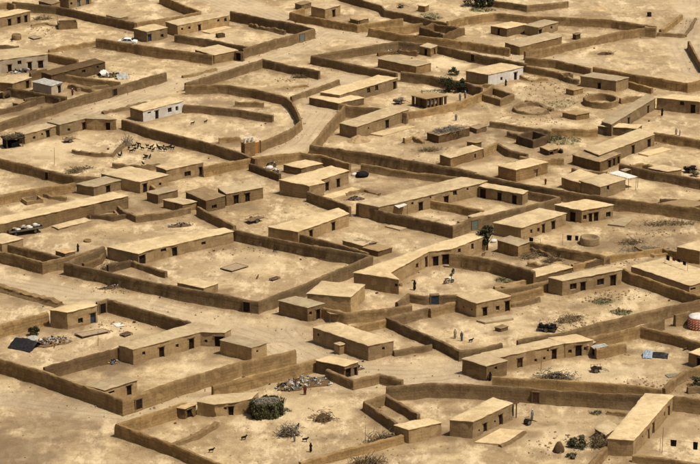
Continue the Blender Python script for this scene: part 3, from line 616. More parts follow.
W('02', [(-40, -25), (130, 22), (140, 38), (270, 67), (390, 92)], 1.8, 'mud wall stepping down toward the green bushes at the top')
W('02', [(390, 86), (470, 66), (580, 52), (700, 63), (810, 67), (1050, 80), (1225, 105)], 2.0, 'very long mud wall bending across the top right fields')
W('02', [(560, 0), (708, 22), (872, 4)], 1.6, 'V-shaped mud wall at the top edge beside the dark tree')
W('02', [(290, 94), (85, 114), (230, 140), (480, 167), (640, 192)], 2.0, 'long mud wall on the far side of the upper lane')
W('a2', [(475, 197), (420, 185), (330, 167), (250, 150), (390, 125), (480, 112), (580, 120), (680, 143), (827, 172)], 2.0, 'wall wrapping the yard with bright straw and blank house', [('02', (495, 228), .9, 1.8, 'dark_wood')])
W('a2', [(540, 74), (575, 64), (655, 76), (600, 92)], 1.9, 'roofless four-sided ruin in the upper middle', closed=True, mat='dark_mud', ruin=.3)
W('02', [(205, 287), (330, 304), (470, 330), (530, 350)], 2.1, 'dark mud wall behind the pillared hut')
W('02', [(-40, 415), (60, 430), (130, 441), (235, 448), (440, 405), (520, 372), (572, 338)], 1.8, 'mud wall curling in front of the pillared hut')
W('02', [(520, 374), (570, 348), (650, 376), (600, 396)], 1.5, 'small square pen below the whitewashed house', closed=True)
W('a2', [(505, 304), (420, 291), (335, 285), (290, 335), (245, 390), (420, 415), (600, 447), (690, 463)], 2.5, 'tall wall around the single-door long house and messy shed')
W('12', [(500, 228), (550, 241), (720, 277), (1060, 331), (1260, 351), (1420, 373)], 2.4, 'tall wall running from the middle to the right edge')
W('12', [(45, 192), (230, 222), (430, 247)], 1.4, 'lower parallel wall below the tall wall in the middle')
W('03', [(0, 228), (130, 243), (265, 272)], 1.8, 'mud wall left of the stepped house by the field')
W('03', [(275, 265), (450, 300), (650, 332), (720, 318)], 2.1, 'mud wall along the near side of the open field')
W('03', [(0, 262), (150, 292)], 1.5, 'low mud wall behind the upper rubble yard')
W('03', [(525, 108), (450, 113), (270, 150), (100, 187), (0, 207)], 2.0, 'mud wall along the far side of the open field')
W('03', [(480, 108), (524, 112)], 2.2, 'broken end of wall at the tip of the open field', ruin=.4, wt=.35)
W('03', [(540, 118), (590, 86), (627, 55)], 1.4, 'thin mud wall climbing to the upper right track')
W('03', [(530, 130), (585, 134), (642, 138)], .7, 'knee-high wall crossing to the upper right track', ruin=.2)
W('03', [(640, 140), (660, 112), (682, 70)], .6, 'faint low bank beside the upper right track', ruin=.2)
W('03', [(655, 165), (680, 208), (712, 262)], 1.8, 'mud wall at the right edge above the field corner')
W('03', [(415, 325), (510, 350)], 1.5, 'mud wall leaving the stepped house')
def ring_wall(tile, c, rx, h, label, ruin=.2, a0=0, a1=2*math.pi, mat='wall_mud'):
    cu = TF(tile, c); k = 2.6923 if tile[0] == 'a' else 4.0
    q = P(*cu, z=h); e = P(cu[0]+rx/k, cu[1], z=h); r = e.x-q.x; full = a1-a0 > 6.2
    pts = [Vector((q.x+r*math.cos(a0+(a1-a0)*i/18), q.y+r*math.sin(a0+(a1-a0)*i/18)*.95, 0)) for i in range(18 if full else 19)]
    W(tile, None, h, label, world=pts, closed=full, ruin=ruin, mat=mat)
ring_wall('03', (303, 393), 66, 1.3, 'round mud pen beside the stepped house')
ring_wall('a3', (250, 288), 50, .8, 'broken round pen with fallen sides', .4, .3, 5.6)
W('03', [(150, 300), (185, 312), (215, 318)], 1.2, 'crumbled wall piece left of the stepped house', ruin=.4)
W('a1', [(330, 322), (420, 350), (540, 378), (640, 408), (690, 428)], 2.2, 'long mud wall from the white-painted house to the orange gate')
W('10', [(-20, 165), (195, 217), (300, 240), (400, 245)], 2.0, 'mud wall with small door below the stepped mud row', [('10', (192, 240), .7, 1.6, 'dark_wood')])
W('10', [(290, 138), (380, 150), (445, 150), (470, 128), (500, 108)], .7, 'curved rubble wall beside the goat pen', ruin=.35)
W('10', [(450, 188), (560, 198), (640, 190)], 1.0, 'low front wall of the goat pen', ruin=.2)
W('10', [(460, 332), (472, 356), (495, 380), (545, 400), (640, 388), (760, 365)], 1.2, 'curved low wall of the empty pen left of centre')
W('10', [(340, 392), (450, 402), (530, 386)], .9, 'short low wall in front of the curved pen', ruin=.25, mat='dark_mud')
W('10', [(150, 298), (200, 318), (265, 325)], .8, 'low winding wall behind the very long building', ruin=.3)
W('10', [(-40, 325), (80, 300), (200, 281), (300, 266)], 1.9, 'mud wall between the two rows at the left')
W('11', [(110, 205), (200, 188), (330, 163), (500, 146), (600, 160), (700, 192)], 2.0, 'back wall of the yard below the orange gate')
W('11', [(300, 190), (420, 232)], 1.5, 'short wall beside the parked motorbike', mat='dark_mud')
W('11', [(90, 362), (165, 400), (240, 440)], 1.8, 'mud wall sloping down to the big empty compound')
W('11', [(530, 302), (615, 332), (700, 363)], 2.1, 'mud wall sloping away from the L-shaped yellow-roofed house')
W('12', [(28, 350), (150, 385), (300, 416), (410, 441), (480, 413), (700, 362), (840, 326)], 2.3, 'wall with grey-green gate around the very long house', [('12', (495, 440), 1.3, 2.0, 'green_steel')])
W('12', [(300, 332), (535, 377)], 1.7, 'dividing wall inside the yard of the very long house')
W('a3', [(135, 326), (220, 340), (300, 352)], 1.2, 'low mud wall above the ash-darkened ground', ruin=.2)
W('a3', [(300, 345), (400, 349), (424, 347)], 1.6, 'mud wall above the weedy green plot')
W('a3', [(210, 366), (250, 353), (290, 365), (250, 379)], 1.7, 'square roofless pen beside the weedy green plot', closed=True, mat='dark_mud')
W('13', [(515, 66), (600, 78), (720, 98)], 1.9, 'mud wall leaving the long two-door house toward the right edge')
W('13', [(380, 190), (500, 217), (720, 256)], 1.9, 'mud wall along the bright yard at the right')
W('a6', [(238, 122), (322, 138)], 1.7, 'short wall closing the small yard in the middle right')
W('12', [(530, 132), (585, 106)], 1.7, 'short mud wall with a doorway near the ash patch', [('12', (590, 122), .7, 1.7, 'dark_wood')])
W('12', [(590, 108), (640, 136), (710, 152)], 1.5, 'mud wall between ash patch and white-rimmed door house')
W('13', [(-20, 160), (60, 172), (155, 168)], 1.4, 'mud wall above the house with the white-rimmed door', ruin=.2)
# third strip
W('20', [(-20, 34), (110, 66), (245, 100)], 1.8, 'inner wall of the pen at the left edge')
W('20', [(-20, 74), (80, 98), (170, 120), (300, 92), (415, 58)], 2.2, 'outer wall of the pen at the left edge, along the road')
W('f', [(104, 247), (66, 263), (118, 274.5), (172, 286), (245, 299), (258, 301), (295, 288), (335, 271), (372, 256), (310, 245), (250, 233), (231, 229.5)], 2.3, 'wall with a dark gate around the big empty compound', [('f', (247.5, 303), 1.2, 1.9, 'dark_wood')])
W('20', [(330, 128), (400, 100), (420, 70)], 1.4, 'inner pen wall in the corner of the big empty compound', mat='dark_mud')
W('20', [(520, 112), (590, 134), (665, 160)], 1.3, 'low wall in front of the dark porch', ruin=.2)
W('a5', [(205, 234), (300, 259), (398, 288)], 1.8, 'second wall behind the big empty compound')
W('20', [(-40, 200), (120, 244), (240, 278)], .9, 'low earth bank beside the road at the left', ruin=.25, wt=.6, name='earth_bank', cat='bank')
W('20', [(385, 280), (430, 269), (700, 345), (760, 362)], 2.3, 'mud wall with dark gateway between road and lower left yard', [('20', (406, 305), 1.1, 1.9, 'shade_black')])
W('20', [(-40, 381), (100, 345), (193, 322)], 2.2, 'mud wall left of the plain cube house')
W('22', [(398, 85), (450, 88), (580, 112), (740, 160)], 2.6, 'tall wall backing the yard with the motorbike')
W('22', [(185, 282), (235, 246), (300, 257), (430, 251)], 1.6, 'front wall with grey-green gate of the motorbike yard', [('22', (338, 272), 1.3, 1.7, 'blue_door')])
W('22', [(320, 307), (430, 276)], 1.7, 'short straight wall left of the neat cube house')
W('a8', [(272, 42), (340, 57), (430, 48), (515, 33)], 1.9, 'bowed mud wall behind the long blank house')
W('22', [(310, 303), (150, 342), (270, 395), (400, 455), (440, 476), (510, 468), (605, 443)], 1.7, 'long angular wall in front of the neat cube house')
W('22', [(0, 378), (150, 350)], 1.3, 'low wall behind the lone long blank house')
W('a8', [(467, 158), (570, 143)], 1.1, 'low wall beyond the lone long blank house')
W('23', [(-60, 25), (30, 42), (200, 75), (320, 95)], 1.9, 'dark wall below the well in the right yard', ruin=.2)
W('23', [(190, 132), (260, 118), (335, 104)], 1.0, 'long low dark bank above the four-opening house', ruin=.3, wt=.4, mat='dark_mud')
W('23', [(-130, 232), (0, 215), (95, 197)], 1.7, 'mud wall running up to the four-opening house')
W('23', [(395, 147), (425, 163), (560, 208), (720, 262)], 2.0, 'mud wall below the big bright flat roof')
W('a9', [(208, 131), (330, 110), (540, 55), (720, 18)], 2.0, 'long mud wall below the weedy yard')
W('a9', [(395, 125), (470, 107), (540, 92), (630, 116), (730, 143)], 2.0, 'angled mud wall behind the blue sheet yard')
W('a9', [(541, 91), (602, 72)], 2.0, 'short spur of wall behind the blue sheet yard')
W('23', [(600, 332), (658, 317)], 2.2, 'short wall beside the red and white drum')
W('a9', [(420, 156), (460, 148), (500, 138)], 1.6, 'broken wall at the end of the lower right row', ruin=.2)
W('22', [(575, 216), (700, 193), (800, 172)], .8, 'low wall edging the green plot', ruin=.15)
W('22', [(640, 250), (700, 238), (770, 222)], 1.4, 'mud wall of the tiny pen beside the neat cube house')
W('a6', [(355, 322), (440, 300), (600, 272), (640, 285)], 1.1, 'thin wall from the four-opening house toward the right edge', ruin=.2)
# bottom strip
W('30', [(-20, 38), (170, 92), (340, 150), (490, 205), (700, 133), (960, 56), (1180, 8)], 2.5, 'outer wall with dark gate around the lower left compound', [('30', (548, 212), 1.2, 1.8, 'dark_wood')])
W('30', [(175, 78), (330, 37), (495, -6)], 2.1, 'dividing wall between sheet camp and lower left yard', mat='dark_mud')
W('31', [(50, 216), (0, 232), (-130, 274), (-230, 306), (0, 388), (100, 430), (230, 485)], 2.0, 'pointed corner wall of the bottom compound')
W('31', [(150, 152), (430, 82), (565, 45)], 2.1, 'dark mud wall above the lumpy house')
W('31', [(-20, 384), (80, 347), (130, 318), (170, 292)], .8, 'low curved wall inside the bottom compound', ruin=.2)
W('a8', [(288, 208), (360, 236), (430, 221), (492, 236)], 1.5, 'zigzag pen wall above the narrow pen')
W('32', [(185, 302), (60, 214), (145, 186), (272, 268)], 1.5, 'narrow U-shaped pen near the bottom centre')
W('32', [(-200, 458), (0, 398), (100, 375), (215, 345)], 1.3, 'low wall under the dead brush at the bottom')
W('32', [(145, 156), (320, 141), (520, 148), (700, 158), (950, 178), (1170, 190)], 2.4, 'long tall wall with brown door across the bottom right', [('33', (45, 190), 1.0, 1.9, 'brown_wood')])
W('33', [(590, 192), (640, 196), (720, 206)], 2.4, 'continuation of the tall wall beyond the long narrow house')
W('33', [(-130, 113), (0, 125), (200, 132), (400, 150), (548, 166)], 1.8, 'mud wall behind the tall bottom wall')
W('33', [(555, 162), (610, 110), (650, 85), (720, 66)], 1.5, 'curving wall at the lower right edge')
W('33', [(245, 480), (335, 384)], 1.5, 'wall leading down from the long narrow house')
W('33', [(430, 426), (560, 442), (720, 466)], 1.3, 'low wall below the hanging black clothes')
W('33', [(650, 160), (690, 156), (720, 160)], .9, 'low wall round the small green bush at the right edge')
H('11', [(-40, 335), (30, 351), (88, 340)], 1.8, 'small pale-roofed hut left of the sloping wall', [(8, 362, .8, 1.4)], [], mat='wall_mud')
H('01', [(480, 12), (505, 18), (545, 8)], 1.6, 'low mud shed left of the house with the arched door', mat='wall_mud', roof='old_roof_mud', name='mud_store', cat='store')
H('02', [(0, 68), (40, 78), (72, 70)], 1.3, 'low square store behind the top centre wall', mat='wall_mud', roof='rubble_mud', name='mud_store', cat='store')
H('03', [(62, 165), (95, 173), (132, 163)], 1.2, 'tiny pale-roofed lean-to beside the wide pale roof', mat='wall_mud', name='mud_store', cat='store')
H('13', [(60, 122), (95, 135), (130, 127)], 1.4, 'tumbled little store in the weedy green plot', [(105, 138, .7, 1.0)], [], mat='dark_mud', roof='rubble_mud', name='mud_store', cat='store', rough=3)
H('a3', [(80, 340), (100, 346), (125, 338)], 1.2, 'small ruined store by the brush-heaped shed', mat='wall_mud', roof='rubble_mud', name='mud_store', cat='store', rough=3)
H('22', [(-10, 30), (60, 46), (106, 38)], 1.6, 'low roofed store in the corner behind the winding house', mat='wall_mud', roof='old_roof_mud', name='mud_store', cat='store')
H('a6', [(165, 377), (200, 386), (232, 376)], 1.2, 'two-cell mud box right of the neat cube house', mat='wall_mud', roof='old_roof_mud', name='mud_store', cat='store')
H('23', [(215, 440), (250, 452), (282, 438)], 1.9, 'rounded clay bin behind the lower right row', mat='wall_mud', name='mud_store', cat='store', rough=3)
W('00', [(125, 98), (180, 92), (228, 100)], .5, 'low broken kerb of mud beside the roofless box', ruin=.2)
W('00', [(-20, 440), (70, 420), (140, 398)], 1.3, 'inner pen wall at the left edge behind the lane wall', mat='dark_mud', ruin=.2)
W('00', [(60, 20), (30, 10), (-30, 18)], 1.6, 'mud wall stub at the top left corner')
W('01', [(30, 304), (100, 290), (165, 271)], .5, 'low earth bank along the lane above the white-painted house', ruin=.15)
W('01', [(450, 349), (495, 343), (535, 341)], .5, 'tiny ruined bank in the empty upper plot', ruin=.2)
W('01', [(300, 92), (360, 108), (440, 122)], .9, 'broken low wall inside the upper walled yard', ruin=.4)
W('03', [(0, 402), (60, 408), (112, 432)], .8, 'crumbling bank left of the round pen', ruin=.4)
W('03', [(-60, 300), (30, 318), (90, 312)], .6, 'low bank across the upper rubble yard', ruin=.4)
W('03', [(380, 400), (420, 390), (470, 384)], .9, 'short bank right of the round pen', ruin=.3)
W('02', [(480, 345), (530, 335), (575, 340)], .9, 'low broken wall in front of the whitewashed house', ruin=.4)
W('02', [(110, 212), (190, 200), (270, 210)], .8, 'tumbled bank beside the open-fronted shed', ruin=.4, mat='dark_mud')
W('12', [(215, 95), (250, 85), (295, 100)], .8, 'ruined bank left of the brush-heaped shed', ruin=.5)
W('12', [(630, 60), (690, 75), (740, 70)], 1.2, 'low wall beside the ash-dark ground', ruin=.3)
W('13', [(190, 205), (230, 215), (330, 220)], 1.2, 'low wall below the porch of posts', ruin=.3)
W('13', [(420, 195), (470, 188), (520, 200)], 1.0, 'short wall stub behind the white cloth awning', ruin=.3)
W('13', [(540, 330), (620, 338), (720, 340)], 1.0, 'low bank at the right edge behind the tall wall', ruin=.2, mat='dark_mud')
W('20', [(430, 130), (470, 120), (520, 108)], 1.6, 'pen divider below the dark porch', mat='dark_mud', ruin=.2)
W('23', [(10, 62), (60, 72), (110, 90)], .9, 'inner bank left of the dark wall below the well', ruin=.4, mat='dark_mud')
W('23', [(440, 58), (520, 88), (600, 78)], .5, 'faint bank behind the big bright flat roof', ruin=.2)
W('22', [(640, 285), (690, 276), (760, 262)], .9, 'low front wall of the tiny pen by the neat cube house', ruin=.2)
W('33', [(330, 250), (400, 262), (440, 255)], .5, 'low rubble ridge under the tall bottom wall', ruin=.3)
W('32', [(600, 388), (640, 372), (702, 332)], .45, 'low kerb along the terrace of the large tan house', ruin=.08)
H('f', [(598, 125.5), (637, 128), (642, 124.5), (603, 122)], 1.9, 'narrow pale-roofed house above the weedy green plot', mat='wall_mud')
H('f', [(363, 247), (378, 250.5), (392, 247)], 1.3, 'dark low store at the right corner of the big empty compound', mat='dark_mud', roof='old_roof_mud', name='mud_store', cat='store')
W('f', [(30, 73), (46, 69)], 1.8, 'short dark wall behind the grey-sheeted shed', mat='dark_mud')
W('f', [(68, 84), (82, 86.5), (96, 89)], 1.0, 'broken dark wall beside the lane wall gate', ruin=.3, mat='dark_mud')
W('f', [(24, 99), (48, 95), (60, 98.5)], 1.5, 'dark cross wall in the left edge pen', mat='dark_mud')
W('f', [(528, 262), (548, 266), (562, 263)], .8, 'rubble wall in the yard below the small blank house', ruin=.4)
W('f', [(512, 288), (526, 285), (541, 288)], 1.0, 'low pen wall left of the four-opening house', ruin=.2)
W('f', [(346, 193), (364, 189), (380, 193)], .6, 'low ruined kerb right of the L-shaped house', ruin=.3)
W('f', [(146, 182), (156, 188), (166, 186)], 1.2, 'short crooked wall between the tiny house and annex', ruin=.25)
W('f', [(2, 93), (14, 89), (30, 92)], 1.4, 'mud wall behind the big dark bundle', mat='dark_mud')
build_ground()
# ================================================================== greenery
def leaf_cloud(n, center, rad, size, seed, flat=.75, hollow=.35, clumps=9):
    rnd = random.Random(seed); V = []; F = []
    cl = []
    for _ in range(clumps):
        while True:
            q = Vector((rnd.uniform(-1, 1), rnd.uniform(-1, 1), rnd.uniform(-.8, 1)))
            if hollow < q.length < 1: break
        cl.append((q*.72, rnd.uniform(.28, .5)))
    for _ in range(n):
        c, r = rnd.choice(cl); d = Vector((rnd.gauss(0, 1), rnd.gauss(0, 1), rnd.gauss(0, 1))).normalized()*r*rnd.random()**.4
        p = c+d; p = Vector((p.x*rad, p.y*rad, p.z*rad*flat))+Vector(center)
        if p.z < .05: p.z = rnd.uniform(.05, .3)
        u = Vector((rnd.gauss(0, 1), rnd.gauss(0, 1), rnd.gauss(0, .6))).normalized(); w_ = u.cross(Vector((rnd.gauss(0, 1), rnd.gauss(0, 1), rnd.gauss(0, 1)))).normalized()
        s = size*rnd.uniform(.6, 1.4); k = len(V)
        V += [p-u*s, p+w_*s*.55, p+u*s, p-w_*s*.55]; F.append((k, k+1, k+2, k+3))
    return V, F
def tree(tile, p, height, rad, label, leaf='leaf_dark', n=1800, seed=1):
    q = at(tile, p); t = empty('tree', q, label, 'tree')
    tr = MB(); rnd = random.Random(seed)
    tr.bar((0, 0, -.3), (.1, .05, height*.45), .22, 8, .15)
    for k in range(7):
        a = k*.9+rnd.random(); tr.bar((.1, .05, height*(.28+.03*k)), (math.cos(a)*rad*.6, math.sin(a)*rad*.6, height*(.55+.05*k)), .09, 6, .03)
    tr.build('trunk', 'bark', t)
    V, F = leaf_cloud(n, (0, 0, height*.62), rad, .22, seed, height*.42/rad, .3, 12)
    mesh_obj('crown', V, F, leaf, t)
def bush(tile, p, rad, label, leaf='leaf_olive', n=700, seed=1, flat=.8, size=.15, cat='bush', name='bush', group='bushes in the yards'):
    q = at(tile, p); t = empty(name, q, label, cat, group)
    st = MB(); rnd = random.Random(seed)
    for k in range(6):
        a = k*1.05+rnd.random()*.4; st.bar((0, 0, -.2), (math.cos(a)*rad*.5, math.sin(a)*rad*.5, rad*flat*.9), .04, 5, .015)
    st.build('stem', 'bark', t)
    V, F = leaf_cloud(n, (0, 0, rad*flat*.75), rad, size, seed, flat, .2, 8); mesh_obj('crown', V, F, leaf, t)
bush('02', (492, 26), 3.4, 'dark broad tree at the top edge behind the V-shaped wall', 'leaf_dark', 2600, 3, .85, .2, 'tree', 'tree', 'trees')
bush('02', (545, 24), 2.3, 'smaller dark tree joined to the broad one at the top edge', 'leaf_dark', 1500, 4, .9, .2, 'tree', 'tree', 'trees')
tree('22', (548, 72), 4.4, 2.1, 'dark slim tree at the end of the winding long house', seed=5, n=2200)
bush('02', (380, 366), 2.4, 'wide dark thicket behind the pillared hut', 'leaf_dark', 1600, 6, .85)
bush('02', (445, 366), 2.2, 'dark thicket below the whitewashed house', 'leaf_dark', 1400, 7, .8)
bush('02', (412, 300), 1.5, 'dark bush on the bright swept yard', 'leaf_dark', 600, 8, .7)
bush('20', (142, 412), 1.3, 'dark round bush above the black sheet tent', 'leaf_dark', 800, 9, .8)
bush('33', (188, 392), 1.0, 'pale green shrub beside the thatch lean-to', 'leaf_olive', 500, 10, .9)
bush('33', (228, 398), 1.3, 'bigger green shrub beside the thatch lean-to', 'leaf_olive', 700, 11, .9)
bush('33', (188, 440), .9, 'low grey-green shrub at the bottom right', 'leaf_olive', 400, 12, .6)
bush('33', (690, 152), 1.5, 'bright green bush at the lower right edge', 'leaf_green', 700, 13, .7)
bush('02', (320, 82), 1.6, 'flat green thicket along the upper lane wall', 'leaf_olive', 600, 14, .4)
bush('13', (140, 150), .9, 'dry dark shrub in the weedy green plot', 'leaf_dark', 350, 15, .6)
bush('13', (90, 112), .9, 'small shrub by the roofless square pen', 'leaf_dark', 350, 16, .6)
bush('13', (680, 240), 1.0, 'brown scrub at the right-hand wall', 'dry_brush', 350, 17, .7)
# weeds: nobody could count them
def weeds():
    V = []; F = []; rnd = random.Random(5)
    for u, v, rx, ry, s in GREEN:
        for _ in range(int(110*s*rx/10)):
            a = rnd.random()*6.283; r = rnd.random()**.5
            q = P(u+math.cos(a)*r*rx, v+math.sin(a)*r*ry); q.z = G(q.x, q.y)
            for _ in range(5):
                b = q+Vector((rnd.gauss(0, .12), rnd.gauss(0, .12), -.02)); t = b+Vector((rnd.gauss(0, .1), rnd.gauss(0, .1), rnd.uniform(.12, .4)))
                k = len(V); V += [b+Vector((-.035, 0, 0)), b+Vector((.035, 0, 0)), t]; F.append((k, k+1, k+2))
    o = mesh_obj('weeds', V, F, 'leaf_olive'); tag(o, 'thin green weeds in damp corners of the yards', 'weeds', None, 'stuff')
weeds()

# ================================================================== loose earth: clods and rubble shed by the walls
def rubble():
    rnd = random.Random(11); V = []; F = []
    def clod(x, y, s):
        z = G(x, y)+s*.15; k = len(V); a = rnd.random()*6.28; ca, sa = math.cos(a), math.sin(a)
        for zz, m_ in ((-.5, 1.0), (.45, .6)):
            for i, j in ((-1, -1), (1, -1), (1, 1), (-1, 1)):
                dx = i*.5*s*m_*rnd.uniform(.6, 1.2); dy = j*.5*s*m_*rnd.uniform(.6, 1.2)
                V.append((x+dx*ca-dy*sa, y+dx*sa+dy*ca, z+zz*s*.7))
        for f in ((4, 5, 6, 7), (0, 1, 5, 4), (1, 2, 6, 5), (2, 3, 7, 6), (3, 0, 4, 7)): F.append(tuple(i+k for i in f))
    for pl in WALL_LINES:
        for a, b in zip(pl[:-1], pl[1:]):
            L = (b-a).length
            for _ in range(int(L*2.2)):
                t = rnd.random(); p = a+(b-a)*t; d = (b-a).normalized(); o = rnd.choice((-1, 1))*(.45+abs(rnd.gauss(0, .6)))
                clod(p.x-d.y*o, p.y+d.x*o, .06+.3*rnd.random()**2.5)
    for _ in range(7000):
        u, v = rnd.uniform(-10, 710), rnd.uniform(-5, 470); p = P(u, v)
        if vnoise(p.x/9, p.y/9, 77) > rnd.uniform(-.5, .9): clod(p.x, p.y, .05+.26*rnd.random()**3)
    for u, v, rx, ry, n in ((555, 88, 50, 18, 420), (540, 118, 40, 8, 240), (40, 28, 25, 9, 120), (415, 165, 30, 8, 130), (600, 262, 30, 5, 200), (610, 296, 40, 8, 240), (130, 290, 35, 5, 200), (240, 250, 50, 8, 160), (650, 385, 30, 6, 120),
                            (285, 80, 15, 4, 60), (575, 325, 35, 5, 180), (420, 70, 30, 4, 60), (110, 325, 35, 8, 140), (560, 445, 30, 12, 150), (330, 170, 12, 4, 60), (660, 232, 30, 5, 150), (480, 190, 20, 3, 60)):
        for _ in range(n):
            p = P(u+rnd.gauss(0, .5)*rx, v+rnd.gauss(0, .5)*ry); clod(p.x, p.y, .06+.4*rnd.random()**3)
    o = mesh_obj('rubble', V, F, 'rubble_mud'); tag(o, 'scattered clods and stones on the dirt', 'rubble', None, 'stuff')
rubble()
def litter():
    rnd = random.Random(19); b = MB(); lines = WALL_LINES+[f+[f[0]] for f in FOOT]
    for pl in lines:
        for a, c in zip(pl[:-1], pl[1:]):
            L = (c-a).length; d = (c-a).normalized()
            for _ in range(int(L*.22*rnd.random()+.3)):
                p = a+(c-a)*rnd.random(); o = rnd.choice((-1, 1))*(.7+abs(rnd.gauss(0, 1.4))); x, y = p.x-d.y*o, p.y+d.x*o; s = .1+.36*rnd.random()**2.5
                b.box((x, y, G(x, y)+s*.3), (s, s*rnd.uniform(.3, 1), s*rnd.uniform(.3, .9)), rnd.random()*6, s*.12)
    o = b.build('litter', 'brown_wood'); tag(o, 'small dark bits of litter and wood along the walls', 'litter', None, 'stuff')
litter()

# ================================================================== heaps
def heap(tile, p, r, h, label, mat='rubble_mud', sx=1.5, cat='heap', name='earth_heap', rz=.4, seed=0, parent_bits=None):
    rnd = random.Random(seed); n = 20; V = [(0, 0, h*1.02)]; F = []; rings = 6
    for j in range(1, rings+1):
        t = j/rings
        for i in range(n):
            a = 2*math.pi*i/n; k = 1+.25*nz((math.cos(a)*2+seed, math.sin(a)*2, t*2))
            V.append((math.cos(a)*r*t*k*sx, math.sin(a)*r*t*k, h*(math.cos(t*math.pi/2)**1.1)*(1+.35*nz((math.cos(a)*3*t+seed*3, math.sin(a)*3*t, 5)))-(.25 if j == rings else 0)))
    for i in range(n): F.append((0, 1+i, 1+(i+1) % n))
    for j in range(rings-1):
        for i in range(n): F.append((1+j*n+i, 1+(j+1)*n+i, 1+(j+1)*n+(i+1) % n, 1+j*n+(i+1) % n))
    q = at(tile, p); o = mesh_obj(name, V, F, mat); o.location = q; o.rotation_euler = (0, 0, rz)
    if label: tag(o, label, cat)
    return o
heap('12', (35, 100), 2.0, 1.1, 'rounded mud heap at the end of the single-door long house', seed=1, sx=1.4)
heap('31', (560, 275), .8, .4, 'small earth pile left of the brown mound', seed=3)
heap('12', (255, 100), 1.2, .6, 'broken earth heap above the messy shed yard', seed=4, sx=1.8)
heap('03', (290, 34), 1.6, .4, 'low dirt heap in the top right field', seed=7, sx=1.8)
heap('23', (430, 40), 1.2, .5, 'stony heap beside the well yard', seed=8, sx=1.6)
heap('23', (325, 95), 1.4, .7, 'pile of fallen wall beside the dark wall', seed=9, sx=1.5)
heap('02', (30, 78), 1.0, 1.0, 'earth heap on the top centre yard', seed=10)
heap('a3', (440, 146), 1.0, .5, 'dark hump on the upper edge of the open field', 'dark_mud', 1.8, seed=11)
heap('21', (650, 448), .6, .5, 'pale dirt pile beside the lone long blank house', seed=13)
def sticks(name, n, box, mat, seed, length=(.25, .75), rad=.035, up=.2):
    rnd = random.Random(seed); m_ = MB()
    for _ in range(n):
        x, y, z = rnd.gauss(0, box[0]/3.6), rnd.gauss(0, box[1]/3.4), abs(rnd.gauss(0, box[2]/1.9))
        a = rnd.random()*6.28; L = rnd.uniform(*length); m_.bar((x, y, z), (x+math.cos(a)*L, y+math.sin(a)*L, max(.02, z+rnd.uniform(-up, up*1.6)*L)), rad*rnd.uniform(.6, 1.5), 4)
    return m_
def brush(tile, p, box, label, mat='dry_brush', n=160, seed=0, rz=.3, cat='brushwood', name='brush_pile', core='dry_brush', up=.5):
    q = at(tile, p); t = empty(name, q, label, cat, None, rz)
    c = heap(tile, p, box[1]*.5, box[2]*.8, None, core, box[0]/max(.1, box[1]), seed=seed, name='core'); c.parent = t; c.location = (0, 0, 0); c.rotation_euler = (0, 0, 0)
    s = sticks('sticks', int(n*1.7), box, mat, seed, up=up).build('sticks', mat, t); s['kind'] = 'stuff'
    return t
brush('31', (592, 287), (3.0, 2.2, 1.3), 'brown mound of earth and sticks standing in the bottom yard', 'dry_brush', 150, 2, .3, 'heap', 'earth_heap', 'dark_mud', .3)
brush('31', (455, 350), (3.0, 1.6, 1.3), 'stack of grey firewood in the bottom yard', 'grey_brush', 220, 21, .2, core='dark_mud')
brush('33', (125, 128), (5.6, 1.8, 1.2), 'long grey brushwood pile beside the tall bottom wall', 'grey_brush', 320, 22, -.2, core='dark_mud')
brush('32', (140, 372), (5.0, 1.6, .9), 'tangle of dead branches on the low bottom wall', 'dry_brush', 260, 23, .3, core='dark_mud', up=1.0)
brush('33', (300, 395), (2.6, 1.6, 1.5), 'thatch stack leaning on the lean-to', 'dry_brush', 220, 24, .2)
brush('32', (70, 462), (4.2, 1.2, .7), 'upright dry reeds at the bottom edge', 'dry_brush', 260, 25, .1, up=1.1)
brush('12', (395, 58), (5.5, 1.6, .5), 'bundles of grey sticks beside the messy shed', 'grey_brush', 200, 26, .5, core='dark_mud')
brush('10', (505, 118), (2.6, 1.2, 1.4), 'leaning poles and boards beside the goats', 'grey_brush', 60, 27, .5, up=1.4)
brush('20', (445, 150), (3.4, 2.0, .8), 'dark fodder pile in the corner pen', 'dry_brush', 180, 28, .2, core='dark_mud')
brush('10', (300, 225), (3.4, 1.2, .6), 'strewn branches below the stepped mud row', 'dry_brush', 120, 29, .3)
brush('23', (180, 355), (4.5, 1.6, .7), 'brown brush strip along the wall below the weedy yard', 'dry_brush', 200, 30, .4)
brush('00', (420, 345), (2.8, 1.2, .7), 'rubbish and sticks inside the upper left pen', 'grey_brush', 120, 32)
brush('13', (580, 434), (9.0, 1.6, .5), 'long brown debris heap below the right-hand wall', 'dry_brush', 260, 34, .1)
brush('12', (320, 138), (4.0, 1.6, .35), 'flat dark ash heap beside the pale-roofed blank house', 'dry_brush', 120, 35, .2, core='dark_mud')
brush('03', (330, 218), (2.6, 1.2, .5), 'dark dirt heap in the open field', 'dry_brush', 60, 36, .2, core='dark_mud')
brush('02', (195, 214), (5.0, 1.4, .8), 'dark brush pile on the upper lane yard', 'dry_brush', 200, 37, .2, core='dark_mud')
brush('01', (505, 310), (4.0, 1.0, .6), 'brush heap at the corner of the empty upper plot', 'dry_brush', 120, 38, .1, core='dark_mud')
brush('13', (110, 95), (4.0, 2.0, .6), 'tangled weeds and sticks in the green plot', 'leaf_olive', 200, 39, .2)
brush('00', (170, 78), (4.0, 1.2, .7), 'brush and rubble by the three-door house', 'dry_brush', 140, 40, .2)
brush('f', (530, 258), (4.0, 1.6, .7), 'dry branches in the yard below the small blank house', 'dry_brush', 160, 81, .4)
brush('f', (553, 262), (3.0, 1.4, .6), 'dark fodder heap under the wall below the well', 'dry_brush', 120, 82, .2, core='dark_mud')
